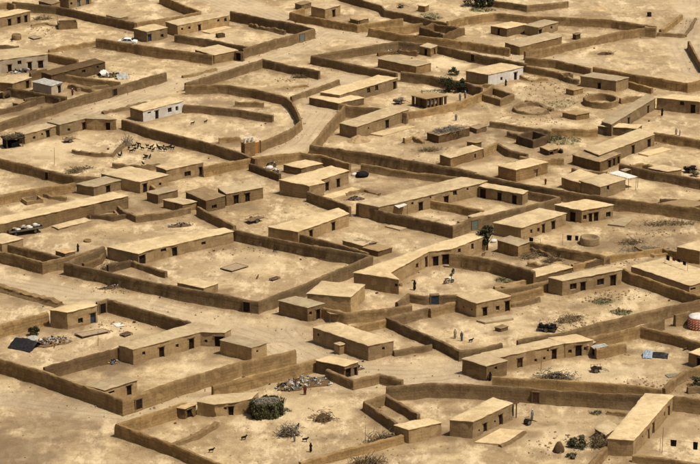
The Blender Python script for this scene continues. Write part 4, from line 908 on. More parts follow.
brush('f', (632, 243), (4.0, 1.6, .7), 'scrubby brush pile right of the well', 'dry_brush', 150, 83, .2)
brush('f', (645, 250), (7.0, 2.0, .4), 'spread of dry scrub behind the washing roof', 'grey_brush', 220, 84, .1)
brush('10', (320, 212), (4.0, .9, .4), 'line of cut branches on the pale yard', 'dry_brush', 110, 33, .35)
def straw_hut():
    q = at('31', (366, 268)); t = empty('brush_hut', q, 'round hut of green brush with pale thatch top', 'hut')
    V = []; F = []; n = 26; pr = [(1.0, -.2), (.97, .7), (.95, 1.7), (.86, 2.1), (.45, 2.4), (.05, 2.5)]
    def rad(a, z): return (2.0+.38*math.sin(a*2+.6)+.2*math.sin(a*5)+.15*math.sin(a*9+z*2))*(1+.06*math.sin(z*3+a))
    for k, z in pr:
        for i in range(n): a = 2*math.pi*i/n; V.append((math.cos(a)*rad(a, z)*k, math.sin(a)*rad(a, z)*k*.9, z+.15*math.sin(a*3)*(z > 1)))
    for j in range(len(pr)-1):
        for i in range(n): F.append((j*n+i, j*n+(i+1) % n, (j+1)*n+(i+1) % n, (j+1)*n+i))
    mesh_obj('core', V, F, 'dark_wood', t)
    rnd = random.Random(3); V = []; F = []
    for _ in range(5200):
        a = rnd.random()*6.283; z = rnd.uniform(0, 2.45); cl = .5+.5*nz((math.cos(a)*3, math.sin(a)*3, z*1.3))
        if rnd.random() > .25+1.1*cl: continue
        r = rad(a, z)*.97+abs(rnd.gauss(0, .22))
        p = Vector((math.cos(a)*r, math.sin(a)*r*.9, z)); u = Vector((rnd.gauss(0, .6), rnd.gauss(0, .6), -1)).normalized(); w_ = Vector((-math.sin(a), math.cos(a), rnd.gauss(0, .3))); s = rnd.uniform(.1, .26)
        k = len(V); V += [p-u*s, p+w_*s*.5, p+u*s, p-w_*s*.5]; F.append((k, k+1, k+2, k+3))
    o = mesh_obj('leaf_wall', V, F, 'leaf_green', t); o['kind'] = 'stuff'
    V = []; F = []
    for _ in range(900):
        a = rnd.random()*6.283; q = rnd.random()**.5; r = rad(a, 2)*q*.86; p = Vector((math.cos(a)*r, math.sin(a)*r*.9, 2.52-.42*q*q+.15*math.sin(a*3)*q+rnd.uniform(-.05, .2))); b = rnd.random()*6.28
        u = Vector((math.cos(b), math.sin(b), rnd.uniform(-.4, .4))); w_ = Vector((-u.y, u.x, 0)); s = rnd.uniform(.12, .36); k = len(V)
        V += [p-u*s, p+w_*s*.3, p+u*s, p-w_*s*.3]; F.append((k, k+1, k+2, k+3))
    o = mesh_obj('thatch', V, F, 'grey_brush', t); o['kind'] = 'stuff'
straw_hut()

def rubbish(tile, p, rx, ry, label, seed, n=90, big=.5):
    q = at(tile, p); t = empty('rubbish_heap', q, label, 'rubbish'); rnd = random.Random(seed)
    c = heap(tile, p, ry, .5, None, 'dark_mud', rx/ry, seed=seed, name='core'); c.parent = t; c.location = (0, 0, 0); c.rotation_euler = (0, 0, .3)
    for mat, share in (('white_cloth', .09), ('grey_cloth', .20), ('black_sheet', .26), ('dark_red_cloth', .05), ('plastic_yellow', .03), ('blue_cloth', .05), ('dry_brush', .32)):
        b = MB()
        for _ in range(int(n*share*1.8)):
            x, y = rnd.gauss(0, .4)*rx, rnd.gauss(0, .4)*ry; ca, sa = math.cos(.3), math.sin(.3)
            s = .1+(big*.75-.1)*rnd.random()**2; b.box((x*ca-y*sa, x*sa+y*ca, .12+max(0, .5*(1-abs(x/rx)-abs(y/ry)))+rnd.random()*.1), (s, s*rnd.uniform(.4, 1), s*rnd.uniform(.2, .6)), rnd.random()*6, s*.22, (rnd.uniform(-.5, .5), rnd.uniform(-.5, .5)))
        o = b.build('scrap', mat, t); o['kind'] = 'stuff'
rubbish('31', (525, 140), 5.0, 2.6, 'colourful rubbish heap against the dark wall', 41, 170, .7)
rubbish('31', (470, 160), 2.6, 1.5, 'dark scrap pile left of the colourful rubbish', 42, 60, .9)
rubbish('20', (200, 442), 4.0, 2.2, 'white and grey household junk beside the black sheet tent', 43, 130, .7)
rubbish('11', (20, 440), 2.6, 1.0, 'scattered grey rubbish at the wall by the tiny house', 44, 50)
rubbish('20', (480, 222), 4.5, .7, 'dark litter strewn along the road at the big wall', 45, 60, .35)
rubbish('12', (20, 335), 2.0, .8, 'household clutter on the yard below the L-shaped house', 46, 40)
rubbish('00', (95, 288), 4.0, 1.0, 'pale bedding and boards in front of the grey-white house', 47, 60, .9)
rubbish('30', (450, 60), 1.4, .8, 'dark scrap beside the L-shaped house wall', 48, 40, .6)
rubbish('30', (215, 102), 1.2, .5, 'white scraps on the yard below the sheet camp', 49, 24, .5)
rubbish('a8', (365, 208), 1.6, .6, 'black broken timbers in front of the collapsed porch', 50, 40, .6)
rubbish('02', (150, 208), 3.0, .8, 'dark scrub and scrap on the upper lane', 51, 60, .6)

# ================================================================== cloth, sheets, awnings
def sheet(tile, p, sx, sy, mat, label, rz=0, ridge=0, cat='sheet', name='ground_sheet', seed=0, drape=.08, amp=.05):
    n = 14; V = []; F = []
    for j in range(n+1):
        for i in range(n+1):
            u, v = i/n*2-1, j/n*2-1; z = drape+ridge*max(0, 1-abs(v)*1.05)*(1-.25*u*u)+amp*nz((u*3+seed, v*3, 0))+amp*.5*nz((u*8+seed, v*8, 0))
            V.append((u*sx/2*(1+.06*nz((v*3, seed, 1))), v*sy/2*(1+.06*nz((u*3, seed, 2))), max(.03, z)))
    for j in range(n):
        for i in range(n): a = j*(n+1)+i; F.append((a, a+1, a+n+2, a+n+1))
    k = len(V); V += [(v[0], v[1], v[2]-.02) for v in V]; F += [tuple(k+i for i in reversed(f)) for f in F]
    o = mesh_obj(name, V, F, mat, None, True); o.location = at(tile, p); o.rotation_euler = (0, 0, rz); return tag(o, label, cat)
sheet('20', (475, 372), 1.4, 1.7, 'white_cloth', 'white sheet spread on the yard below the road wall', .5)
sheet('20', (105, 456), 4.4, 4.2, 'black_sheet', 'black plastic sheet tent in the lower left yard', -.5, 1.3, 'tent', 'sheet_tent', 3, .05, .12)
sheet('20', (130, 436), 1.8, 1.6, 'grey_cloth', 'pale cloth thrown over the back of the black tent', .3, .9, seed=4)
sheet('00', (412, 300), 2.2, 2.4, 'white_cloth', 'left one of two pale sheets over junk in the upper left pen', .9, 1.2, 'tarpaulin', 'tarpaulin', 5, .1, .35)
sheet('00', (488, 312), 2.8, 2.0, 'grey_cloth', 'right one of two pale sheets over junk in the upper left pen', .5, 1.1, 'tarpaulin', 'tarpaulin', 6, .1, .3)
rubbish('00', (450, 304), 3.6, 1.2, 'grey and black junk between the two pale sheets', 61, 70, .8)
sheet('33', (492, 32), 1.5, 2.6, 'blue_sheet', 'pale blue plastic sheet over goods at the right', -.2, .9, 'tarpaulin', 'tarpaulin', 7, .15, .15)
sheet('33', (540, 34), 2.6, 1.8, 'black_sheet', 'dark sheet beside the pale blue plastic sheet', -.2, .7, 'tarpaulin', 'tarpaulin', 8, .1, .12)
sheet('33', (590, 110), 2.0, 1.4, 'grey_brush', 'brown mat lying near the curving wall', .3)
sheet('13', (385, 418), 3.0, 1.8, 'tan_cloth', 'pale mat beside the double mud house', .4)
def awning(tile, pts, z, mat, label, sag=.15):
    w_ = [P(*TF(tile, p), z=z) for p in pts]; c = sum(w_, Vector())/4; c.z = G(c.x, c.y); t = empty('awning', c, label, 'awning'); n = 10; V = []; F = []
    for j in range(n+1):
        for i in range(n+1):
            u, v = i/n, j/n; p = w_[0]*(1-u)*(1-v)+w_[1]*u*(1-v)+w_[2]*u*v+w_[3]*(1-u)*v
            V.append((p.x-c.x, p.y-c.y, z-c.z-sag*math.sin(u*3.14)*math.sin(v*3.14)+.06*nz((u*4, v*4, z))))
    for j in range(n):
        for i in range(n): a = j*(n+1)+i; F.append((a, a+1, a+n+2, a+n+1))
    k = len(V); V += [(v[0], v[1], v[2]-.02) for v in V]; F += [tuple(k+i for i in reversed(f)) for f in F]
    mesh_obj('cloth', V, F, mat, t, True)
    for p in w_: MB().bar((p.x-c.x, p.y-c.y, -.2), (p.x-c.x, p.y-c.y, z-c.z+.05), .05).build('post', 'timber', t)
awning('13', [(335, 228), (415, 250), (452, 243), (372, 218)], 2.3, 'white_cloth', 'white cloth awning on posts beside the twin-roofed house')
awning('12', [(165, 352), (195, 368), (230, 355), (200, 342)], 2.4, 'white_cloth', 'white sheet awning in the corner of the very long house')
awning('13', [(380, 215), (400, 222), (425, 213), (405, 208)], 2.2, 'tan_cloth', 'narrow tan awning behind the white cloth awning')
awning('21', [(592, 306), (620, 328), (690, 330), (660, 312)], 1.6, 'tan_cloth', 'tan awning slung between cube house and bowed wall')
def clothesline(tile, a, b, items, label, mats=('black_cloth',)):
    A = at(tile, a); B = at(tile, b); t = empty('clothesline', A, label, 'clothesline'); d = B-A; L = d.length
    for q in (Vector((0, 0, 0)), d): MB().bar((q.x, q.y, -.2), (q.x, q.y, 2.1), .035).build('post', 'timber', t)
    MB().bar((0, 0, 2.0), (d.x, d.y, d.z+2.0), .012, 4).build('line', 'timber', t)
    for k, (s, w0, h0) in enumerate(items):
        n = 5; V = []; F = []; u = d.normalized()
        for j in range(n+1):
            for i in range(n+1):
                p = d*s+u*((i/n-.5)*w0*(1-.12*(j/n))); o = .06*nz((i*.9+k*4, j*.5, 1)); V.append((p.x-u.y*o, p.y+u.x*o, 2.0-h0*j/n))
        for j in range(n):
            for i in range(n): q = j*(n+1)+i; F.append((q, q+1, q+n+2, q+n+1))
        c_ = mesh_obj('garment', V, F, mats[k % len(mats)]); m_ = c_.modifiers.new('thick', 'SOLIDIFY'); m_.thickness = .03; c_.parent = t
clothesline('33', (540, 415), (715, 432), [(.3, .9, 1.0), (.8, .7, 1.2)], 'line with two black garments in the bottom right yard')
cl_roof = clothesline('23', (150, 52), (225, 58), [(.35, .9, 1.0), (.75, .6, .9)], 'line with black cloths beside the well')
clothesline('23', (-5, 58), (60, 70), [(.45, .8, 1.3)], 'pole line with one dark cloth left of the well')
# the washing on the big roof
def roof_washing():
    z = 2.24; a = P(*TF('23', (560, 122)), z=z); b = P(*TF('23', (650, 155)), z=z); t = empty('clothesline', a, 'washing line with dark clothes on the big bright flat roof', 'clothesline'); d = b-a
    for q in (Vector((0, 0, 0)), d): MB().bar((q.x, q.y, -.05), (q.x, q.y, 1.6), .035).build('post', 'timber', t)
    MB().bar((0, 0, 1.5), (d.x, d.y, 1.5), .012, 4).build('line', 'timber', t)
    for s, w0, h0, mt in ((.12, .8, .9, 'black_cloth'), (.38, .6, .6, 'dark_red_cloth'), (.6, .7, .5, 'black_cloth'), (.85, .7, .7, 'black_cloth')):
        p = d*s; MB().box((p.x, p.y, 1.5-h0/2), (w0, .06, h0), math.atan2(d.y, d.x), .02).build('garment', mt, t)
roof_washing()

# ================================================================== carts, vehicles
def wheel(parent, c, r, wd=.14, rim='bare_steel'):
    t_ = MB().torus(c, r-wd*.45, wd*.5, 'y', 20, 8).build('wheel', 'tyre_rubber', parent, True)
    m_ = MB(); m_.bar((c[0], c[1]-.05, c[2]), (c[0], c[1]+.05, c[2]), r-wd*.7, 12); m_.build('rim', rim, t_)
def cart(tile, p, rz, label, L=2.4, Wd=1.3, wood='timber', load=None, group='hand carts and trailers'):
    t = empty('cart', at(tile, p), label, 'cart', group, rz); b = MB(); r = .42
    for k in range(5): b.box((0, -Wd/2+Wd*(k+.5)/5, .62), (L, Wd/5-.02, .06))
    b.build('bed', wood, t)
    f = MB(); f.bar((-L/2, -Wd/2, .58), (L/2, -Wd/2, .58), .05); f.bar((-L/2, Wd/2, .58), (L/2, Wd/2, .58), .05); f.bar((-.1, -Wd/2-.1, r), (-.1, Wd/2+.1, r), .04); f.build('frame', wood, t)
    for s in (-1, 1):
        wheel(t, (-.1, s*(Wd/2+.12), r), r)
        MB().bar((L/2, s*Wd*.35, .6), (L/2+1.2, s*Wd*.28, .12), .04).build('shaft', wood, t)
        m_ = MB()
        for k in range(4): m_.bar((-L/2+.1+k*(L-.2)/3, s*Wd/2, .6), (-L/2+.1+k*(L-.2)/3, s*Wd/2, 1.1), .03)
        m_.bar((-L/2, s*Wd/2, 1.1), (L/2, s*Wd/2, 1.1), .03); m_.build('side_rail', wood, t)
    if load:
        rnd = random.Random(3); m_ = MB()
        for k in range(16): m_.box((rnd.uniform(-L/2.4, L/2.4), rnd.uniform(-Wd/2.6, Wd/2.6), .8+rnd.random()*.3), (rnd.uniform(.3, .7), rnd.uniform(.3, .5), rnd.uniform(.15, .35)), rnd.random()*3, .05)
        o = m_.build('load', load, t); o['kind'] = 'stuff'
    return t
cart('10', (276, 104), .6, 'wooden cart beside the stepped mud row')
cart('02', (196, 416), .5, 'cart piled with sticks left of the pillared hut', load='grey_brush')
cart('11', (318, 425), .7, 'railed wooden cart standing in the middle yard', 3.2, 1.6)
cart('13', (660, 225), .2, 'dark cart by the wall at the right edge', wood='dark_wood', load='dark_wood')
cart('33', (284, 96), .1, 'small dark wooden cart in front of the end house', 1.7, 1.0, 'dark_wood')
cart('23', (90, 396), -.3, 'long dark cart with planks in the weedy yard', 3.2, 1.3, 'dark_wood', 'black_sheet')
cart('33', (12, 304), .6, 'little dark cart beside the tan house porch', .9, .6, 'dark_wood')
cart('02', (205, 30), .4, 'handcart near the lone mud cube at the top', 1.6, 1.0)
def trailer():
    t = empty('trailer', at('10', (96, 470)), 'flat trailer loaded with white sacks below the long building', 'trailer', None, .5); L, Wd = 6.6, 2.2
    b = MB()
    for k in range(6): b.box((0, -Wd/2+Wd*(k+.5)/6, .85), (L, Wd/6-.02, .07))
    b.build('bed', 'dark_wood', t); f = MB()
    for s in (-1, 1): f.box((0, s*.6, .74), (L, .12, .14))
    f.build('chassis', 'dark_wood', t)
    for x in (-L/2+.03, L/2-.03): MB().box((x, 0, 1.1), (.06, Wd, .45)).build('end_board', 'bare_steel', t)
    for s in (-1, 1):
        MB().box((0, s*Wd/2, 1.05), (L, .05, .34)).build('side_board', 'bare_steel', t)
        for x in (-1.9, 1.9): wheel(t, (x, s*.85, .45), .45, .22)
    rnd = random.Random(8)
    for k in range(22):
        x, y, z = rnd.uniform(-2.6, 2.6), rnd.uniform(-.8, .8), 1.0+rnd.random()*.35; m_ = MB()
        m_.lathe([(.06, 0), (.3, .06), (.36, .2), (.3, .34), (.06, .4)], 10, (x, y, z-.1), 1.3, .8, .12); m_.build('sack', ('white_cloth', 'white_cloth', 'grey_cloth', 'tan_cloth')[k % 4], t, True)
trailer()
def white_car():
    t = empty('white_car', at('00', (512, 176)), 'white car parked behind the mud wall at the upper left', 'car', None, math.pi-.15)
    prof = [(-2.1, .35), (-2.15, .75), (-2.05, .98), (-1.25, 1.05), (-.75, 1.46), (.75, 1.5), (1.55, 1.02), (2.1, .95), (2.15, .4)]; V = []; F = []; n = len(prof)
    for y, k in ((-.82, 1), (-.70, 1), (.70, 1), (.82, 1)):
        for x, z in prof: V.append((x*(.985 if abs(y) > .8 else 1), y if z < 1.1 else y*.84, z-(.03 if abs(y) > .8 else 0)))
    for j in range(3):
        for i in range(n-1): F.append((j*n+i, j*n+i+1, (j+1)*n+i+1, (j+1)*n+i))
        F.append((j*n+n-1, j*n, (j+1)*n, (j+1)*n+n-1))
    F.append(tuple(range(n-1, -1, -1))); F.append(tuple(range(3*n, 4*n))); mesh_obj('body', V, F, 'white_paint', t)
    for s in (-1, 1):
        for x0, x1, x2, x3 in ((-1.1, -.72, -.05, -.05), (.02, .02, .7, 1.3)):
            y0, y1 = s*.835, s*.722; mesh_obj('side_window', [(x0, y0, 1.06), (x3, y0, 1.06), (x2, y1, 1.42), (x1, y1, 1.42)], [(0, 1, 2, 3)], 'glass_dark', t)
        for x in (-1.3, 1.35): wheel(t, (x, s*.76, .32), .32, .2)
        MB().box((2.13, s*.6, .72), (.06, .3, .14)).build('headlight', 'glass_dark', t)
    mesh_obj('windscreen', [(1.53, -.62, 1.06), (1.53, .62, 1.06), (.82, .56, 1.47), (.82, -.56, 1.47)], [(0, 1, 2, 3)], 'glass_dark', t).location = (.03, 0, .02)
    mesh_obj('rear_window', [(-1.23, -.62, 1.08), (-1.23, .62, 1.08), (-.8, .56, 1.44), (-.8, -.56, 1.44)], [(0, 3, 2, 1)], 'glass_dark', t).location = (-.03, 0, .02)
white_car()
def motorbike(tile, p, rz, label, tank='red_paint'):
    t = empty('motorbike', at(tile, p), label, 'motorbike', 'motorbikes in the yards', rz); t.scale = (1.15,)*3
    for x in (-.62, .62): wheel(t, (x, 0, .31), .31, .1)
    f = MB(); f.bar((-.62, .07, .31), (-.1, .07, .5), .03); f.bar((-.62, -.07, .31), (-.1, -.07, .5), .03); f.bar((-.1, 0, .45), (.42, 0, .8), .03); f.bar((.62, .06, .31), (.4, .06, .95), .03); f.bar((.62, -.06, .31), (.4, -.06, .95), .03); f.bar((-.1, 0, .5), (-.5, 0, .72), .03)
    f.build('frame', 'bare_steel', t)
    MB().box((.02, 0, .42), (.34, .24, .3), 0, .02).build('engine', 'bare_steel', t)
    MB().lathe([(.02, 0), (.14, .05), (.17, .18), (.12, .27), (.02, .3)], 10, (.15, 0, .68), 1.5, .9).build('tank', tank, t, True)
    MB().box((-.38, 0, .80), (.62, .24, .09), 0, .01).build('seat', 'black_cloth', t)
    h = MB(); h.bar((.36, -.34, 1.04), (.42, 0, .98), .02); h.bar((.36, .34, 1.04), (.42, 0, .98), .02); h.build('handlebar', 'bare_steel', t)
    MB().lathe([(.02, -.05), (.09, 0), (.09, .06)], 10, (.52, 0, .86)).build('headlight', 'white_paint', t)
    MB().box((-.62, 0, .66), (.4, .14, .04)).build('mudguard', tank, t); MB().box((.64, 0, .66), (.36, .13, .04)).build('mudguard', tank, t)
motorbike('22', (395, 205), .5, 'motorbike standing in the yard of the winding long house', 'white_paint')
motorbike('22', (412, 172), 1.3, 'second motorbike by the doors of the winding long house', 'black_sheet')
motorbike('11', (402, 232), .9, 'motorbike with white panels behind the L-shaped yellow-roofed house', 'white_paint')
motorbike('11', (385, 205), .3, 'dark motorbike leaning at the short wall', 'black_sheet')
# ================================================================== people and animals
def skin_mesh(name, pts, edges, rad, root=0, sub=2):
    me = bpy.data.meshes.new(name); me.from_pydata(pts, edges, []); o = bpy.data.objects.new(name, me); COL.objects.link(o)
    sk = o.modifiers.new('skin', 'SKIN'); sk.use_smooth_shade = True
    for i, r in enumerate(rad):
        v = me.skin_vertices[0].data[i]; v.radius = (r, r) if not isinstance(r, tuple) else r; v.use_root = i == root
    ss = o.modifiers.new('sub', 'SUBSURF'); ss.levels = sub; ss.render_levels = sub
    dg = bpy.context.evaluated_depsgraph_get(); out = bpy.data.meshes.new_from_object(o.evaluated_get(dg)); bpy.data.objects.remove(o); out.name = name
    return out
def person_meshes():
    pts = [(0, 0, .92), (0, 0, 1.12), (0, 0, 1.36), (0, .01, 1.47), (0, -.01, 1.55), (0, -.02, 1.66), (0, -.01, 1.74),          # pelvis, chest, shoulders, neck, chin, brow, crown
           (.17, 0, 1.38), (.22, -.02, 1.12), (.21, -.12, .90), (.21, -.16, .80), (-.17, 0, 1.38), (-.23, 0, 1.12), (-.24, -.05, .88), (-.24, -.07, .78),
           (.09, 0, .86), (.10, -.03, .48), (.10, .03, .10), (.10, -.10, .04), (-.09, 0, .86), (-.11, .01, .48), (-.12, .06, .10), (-.12, -.06, .04), (0, -.125, 1.63)]
    E = [(0, 1), (1, 2), (2, 3), (3, 4), (4, 5), (5, 6), (2, 7), (7, 8), (8, 9), (9, 10), (2, 11), (11, 12), (12, 13), (13, 14), (0, 15), (15, 16), (16, 17), (17, 18), (0, 19), (19, 20), (20, 21), (21, 22), (5, 23)]
    r = [(.17, .13), (.18, .13), (.19, .12), .06, .085, .105, .07, .085, .065, .05, .04, .085, .065, .05, .04, .13, .12, .10, .05, .13, .12, .10, .05, .02]
    man = skin_mesh('person', pts, E, r)
    robe = skin_mesh('person', [(0, 0, .06), (0, 0, .5), (0, 0, .95), (0, 0, 1.3), (0, .01, 1.46), (0, -.02, 1.62), (.18, -.02, 1.28), (.2, -.14, 1.02), (-.18, -.02, 1.28), (-.2, -.14, 1.02)],
                     [(0, 1), (1, 2), (2, 3), (3, 4), (4, 5), (3, 6), (6, 7), (3, 8), (8, 9)], [(.3, .27), (.26, .22), (.21, .17), (.19, .13), .09, .12, .1, .08, .1, .08], 2)
    for me in (man, robe):
        k = [0]*len(me.polygons)
        for p in me.polygons:
            c = p.center
            if me is man and (c.z > 1.47 or c.z < .07 or (c.z < .86 and abs(c.x) > .19)): k[p.index] = 1
            if me is robe and c.z > 1.55 and c.y < -.06 and c.z < 1.68: k[p.index] = 1
        me.materials.clear(); me.materials.append(M['black_cloth']); me.materials.append(M['skin']); me.polygons.foreach_set('material_index', k)
    return man, robe
MAN, ROBE = person_meshes()
TURBAN = MB().lathe([(.11, 0), (.135, .03), (.13, .09), (.07, .14), (.01, .15)], 12, (0, -.01, 1.68))
VEIL = MB().lathe([(.17, 0), (.15, .1), (.135, .2), (.1, .27), (.02, .3)], 12, (0, 0, 1.45))
_pc = {}
def person(tile, p, cloth, label, rz=0, robe=False, s=1.0, head='white_cloth', pos=None):
    key = (robe, cloth)
    if key not in _pc:
        me = (ROBE if robe else MAN).copy(); me.materials[0] = M[cloth]; _pc[key] = me
    o = bpy.data.objects.new('person', _pc[key]); COL.objects.link(o); o.location = pos or at(tile, p); o.rotation_euler = (0, 0, rz); o.scale = (s, s, s); tag(o, label, 'person', 'people in the village')
    (VEIL if robe else TURBAN).build('veil' if robe else 'turban', cloth if robe else head, o, True)
person('22', (258, 233), 'black_cloth', 'person in black robe standing alone before the winding long house', .4, True, 1.05)
person('31', (520, 188), 'dark_red_cloth', 'person in dark red standing at the colourful rubbish heap', .3)
person('03', (548, 463), 'black_cloth', 'person in black in the yard below the long house by the round pen', .2, True)
person('22', (420, 428), 'tan_cloth', 'person in tan clothes left of a pair by the low mud box', .5)
person('22', (447, 438), 'grey_robe', 'person in grey clothes right of a pair by the low mud box', -.5)
person('02', (440, 403), 'grey_robe', 'person in grey near the wall right of the pillared hut', .3)
person('02', (461, 396), 'tan_cloth', 'person in tan near the wall right of the pillared hut', -.3)
person('02', (152, 360), 'orange_cloth', 'person in orange at the long house above the pillared hut', .2, True, .9)
person('33', (28, 286), 'grey_robe', 'person in grey beside the little dark cart', .8)
person('13', (82, 275), 'dark_red_cloth', 'dark-clothed person by the white-rimmed door house', .2, False, .8)
person('13', (604, 76), 'tan_cloth', 'person in tan on the far bright yard at the right edge', .2, False, .9)
person('13', (619, 78), 'grey_robe', 'person in grey on the far bright yard at the right edge', 1.2, False, .8)
person('00', (290, 382), 'dark_red_cloth', 'person in dark red in the upper left pen', .5, False, .9)
person('10', (470, 365), 'black_cloth', 'person in black at the curved empty pen', .5, True, .9)
person('20', (312, 80), 'black_cloth', 'person in black at the crumbling store by the left pen', .5, True, .9)
person('32', (560, 135), 'black_cloth', 'person in black at the door of the corner cube house', .5, True, .95)
person('02', (623, 345), 'black_cloth', 'person in black by the whitewashed house', .2, True, .9)
person('a3', (43, 325), 'grey_robe', 'person in grey by the roof heaped with brush', .2, False, .9)
person('31', (543, 415), 'black_cloth', 'person in black walking in the bottom yard', .2, True, .85)
person('31', (478, 378), 'grey_robe', 'child in grey beside the firewood stack', .2, False, .65)
def goat_mesh():
    pts = [(-.38, 0, .56), (0, 0, .55), (.34, 0, .58), (.48, 0, .72), (.58, 0, .86), (.76, 0, .80),
           (.30, .11, .45), (.31, .12, .24), (.31, .12, .03), (.30, -.11, .45), (.27, -.12, .24), (.25, -.12, .03),
           (-.36, .11, .44), (-.30, .12, .33), (-.40, .12, .22), (-.38, .12, .03), (-.36, -.11, .44), (-.32, -.12, .33), (-.43, -.12, .22), (-.42, -.12, .03),
           (-.52, 0, .66), (.54, .07, .93), (.44, .11, 1.06), (.54, -.07, .93), (.44, -.11, 1.06), (.55, .13, .86), (.55, -.13, .86)]
    E = [(0, 1), (1, 2), (2, 3), (3, 4), (4, 5), (2, 6), (6, 7), (7, 8), (2, 9), (9, 10), (10, 11), (0, 12), (12, 13), (13, 14), (14, 15), (0, 16), (16, 17), (17, 18), (18, 19), (0, 20), (4, 21), (21, 22), (4, 23), (23, 24), (4, 25), (4, 26)]
    r = [.17, .20, .18, .10, .09, .05, .07, .035, .03, .07, .035, .03, .08, .05, .032, .03, .08, .05, .032, .03, .03, .03, .015, .03, .015, .03, .03]
    return skin_mesh('goat', pts, E, r, 1, 1)
GOAT = goat_mesh(); GOAT.materials.clear(); GOAT.materials.append(M['goat_black']); GOATB = GOAT.copy(); GOATB.materials[0] = M['goat_brown']
def goat(tile, p, rz, label, brown=False, s=1.0):
    o = bpy.data.objects.new('goat', GOATB if brown else GOAT); COL.objects.link(o); o.location = at(tile, p); o.rotation_euler = (0, 0, rz); s *= .68; o.scale = (s, s, s); tag(o, label, 'goat', 'goats kept in the village')
PEN = 'black goat crowded in the dark herd of the goat pen'
for k, (x, y) in enumerate([(535, 118), (552, 122), (570, 128), (590, 118), (598, 132), (606, 122), (630, 120), (642, 126), (655, 120), (668, 124), (682, 120), (640, 134), (660, 134), (540, 132), (525, 140), (486, 150), (556, 112), (516, 128), (690, 128), (612, 136), (478, 158)]):
    goat('10', (x, y+6), k*1.37, PEN, False, 1.25)
for k, (x, y) in enumerate([(580, 165), (600, 160), (573, 190), (585, 158)]): goat('10', (x, y+6), k*.9+.4, 'black goat strayed onto the pale ground just below the herd', False, 1.2)
goat('31', (275, 368), .4, 'black goat near the middle of the bottom yard', s=1.25)
goat('31', (520, 376), 0.0, 'black goat right of the firewood stack', s=1.25)
goat('31', (145, 420), .2, 'black goat at the lower left of the bottom yard', s=1.2)
goat('31', (488, 325), 1.0, 'black goat at the back of the firewood stack', s=1.3)
goat('22', (483, 442), .3, 'dark goat beside the pair of people', s=1.1)
goat('22', (245, 358), .3, 'brown goat inside the angular wall', True)
goat('21', (400, 82), .2, 'dark goat alone at the top of the big empty compound', s=1.0)
goat('21', (330, 188), 1.2, 'brown goat in the middle of the big empty compound', True)
goat('22', (533, 95), .4, 'brown goat in the yard beside the dark slim tree', True)
goat('12', (40, 240), .3, 'black goat by the pale bundle beyond the L-shaped house', s=1.4)
goat('12', (28, 244), 1.6, 'second black goat by the pale bundle beyond the L-shaped house', s=1.3)
goat('23', (50, 275), .3, 'brown goat by the wall left of the four-opening house', True)
goat('02', (430, 296), .8, 'black goat beside the dark bush on the swept yard', s=1.2)
goat('00', (48, 166), .8, 'black goat beside the round oven', s=1.0)
goat('23', (640, 478), .5, 'brown goat in the yard of the blue sheet', True)
goat('11', (70, 35), .2, 'dark goat inside the hook-curved wall', s=1.1)
goat('11', (122, 28), .5, 'second dark goat inside the hook-curved wall', s=1.0)

# ================================================================== small built things
def pillared_hut():
    z = 2.4; L_, N_, R_ = [P(*TF('02', p), z=z) for p in ((250, 380), (305, 394), (385, 382))]; c4 = [L_, N_, R_, L_+R_-N_]; c = sum(c4, Vector())/4; c.z = 0
    t = empty('pillared_hut', c, 'dark pillared hut with white cloth between its posts', 'hut')
    a = [Vector((p.x-c.x, p.y-c.y, 0)) for p in c4]
    V = []; F = []
    for zz, k in ((z-.25, 1.06), (z-.05, 1.1), (z+.05, .95)):
        for i in range(4):
            for j in range(6): q = a[i]+(a[(i+1) % 4]-a[i])*(j/6); V.append((q.x*k+.06*nz((q.x, q.y, zz)), q.y*k, zz+.05*nz((q.x, q.y, 3))))
    n = 24
    for j in range(2):
        for i in range(n): F.append((j*n+i, j*n+(i+1) % n, (j+1)*n+(i+1) % n, (j+1)*n+i))
    F.append(tuple(range(2*n, 3*n))); F.append(tuple(range(n-1, -1, -1))); mesh_obj('roof', V, F, 'old_roof_mud', t)
    for e, ks in ((0, (0, .5)), (1, (0, .2, .4, .6, .8, 1)), (2, (.5, 1)), (3, (.5,))):
        for k in ks:
            q = a[e]+(a[(e+1) % 4]-a[e])*k; MB().box((q.x*.95, q.y*.95, (z-.25)/2-.1), (.42, .42, z-.05), .6, .04).build('pillar', 'dark_mud', t)
    q = [p*.82 for p in a]; V = [(p.x, p.y, -.1) for p in q]+[(p.x, p.y, z-.2) for p in q]
    mesh_obj('back_wall', V, [(0, 1, 5, 4), (1, 2, 6, 5), (2, 3, 7, 6), (3, 0, 4, 7)], 'dark_mud', t)
    for k in (.12, .32, .5):
        q = a[1]+(a[2]-a[1])*k; MB().box((q.x*.9, q.y*.9, 1.35), (.55, .08, .9), math.atan2((a[2]-a[1]).y, (a[2]-a[1]).x), .06).build('cloth', 'white_cloth', t)
pillared_hut()
def gatehouse():
    c = at('11', (293, 158)); t = empty('gatehouse', c, 'gatehouse with white posts on top beside an orange door', 'gatehouse', None, .62)
    MB().box((0, 0, 1.3), (2.4, 1.4, 3.2), 0, .06).build('wall', 'wall_mud', t)
    for x in (-.9, 0, .9): MB().box((x, -.2, 3.3), (.28, .3, .9), 0, .03).build('post', 'whitewash', t)
    MB().box((0, -.2, 3.78), (2.3, .32, .14), 0, .03).build('beam', 'whitewash', t)
    MB().box((2.1, .15, 1.2), (1.6, .12, 2.4)).build('door', 'orange_door', t)
    for x in (1.25, 2.98): MB().box((x, .15, 1.25), (.2, .4, 2.7)).build('jamb', 'wall_mud', t)
gatehouse()
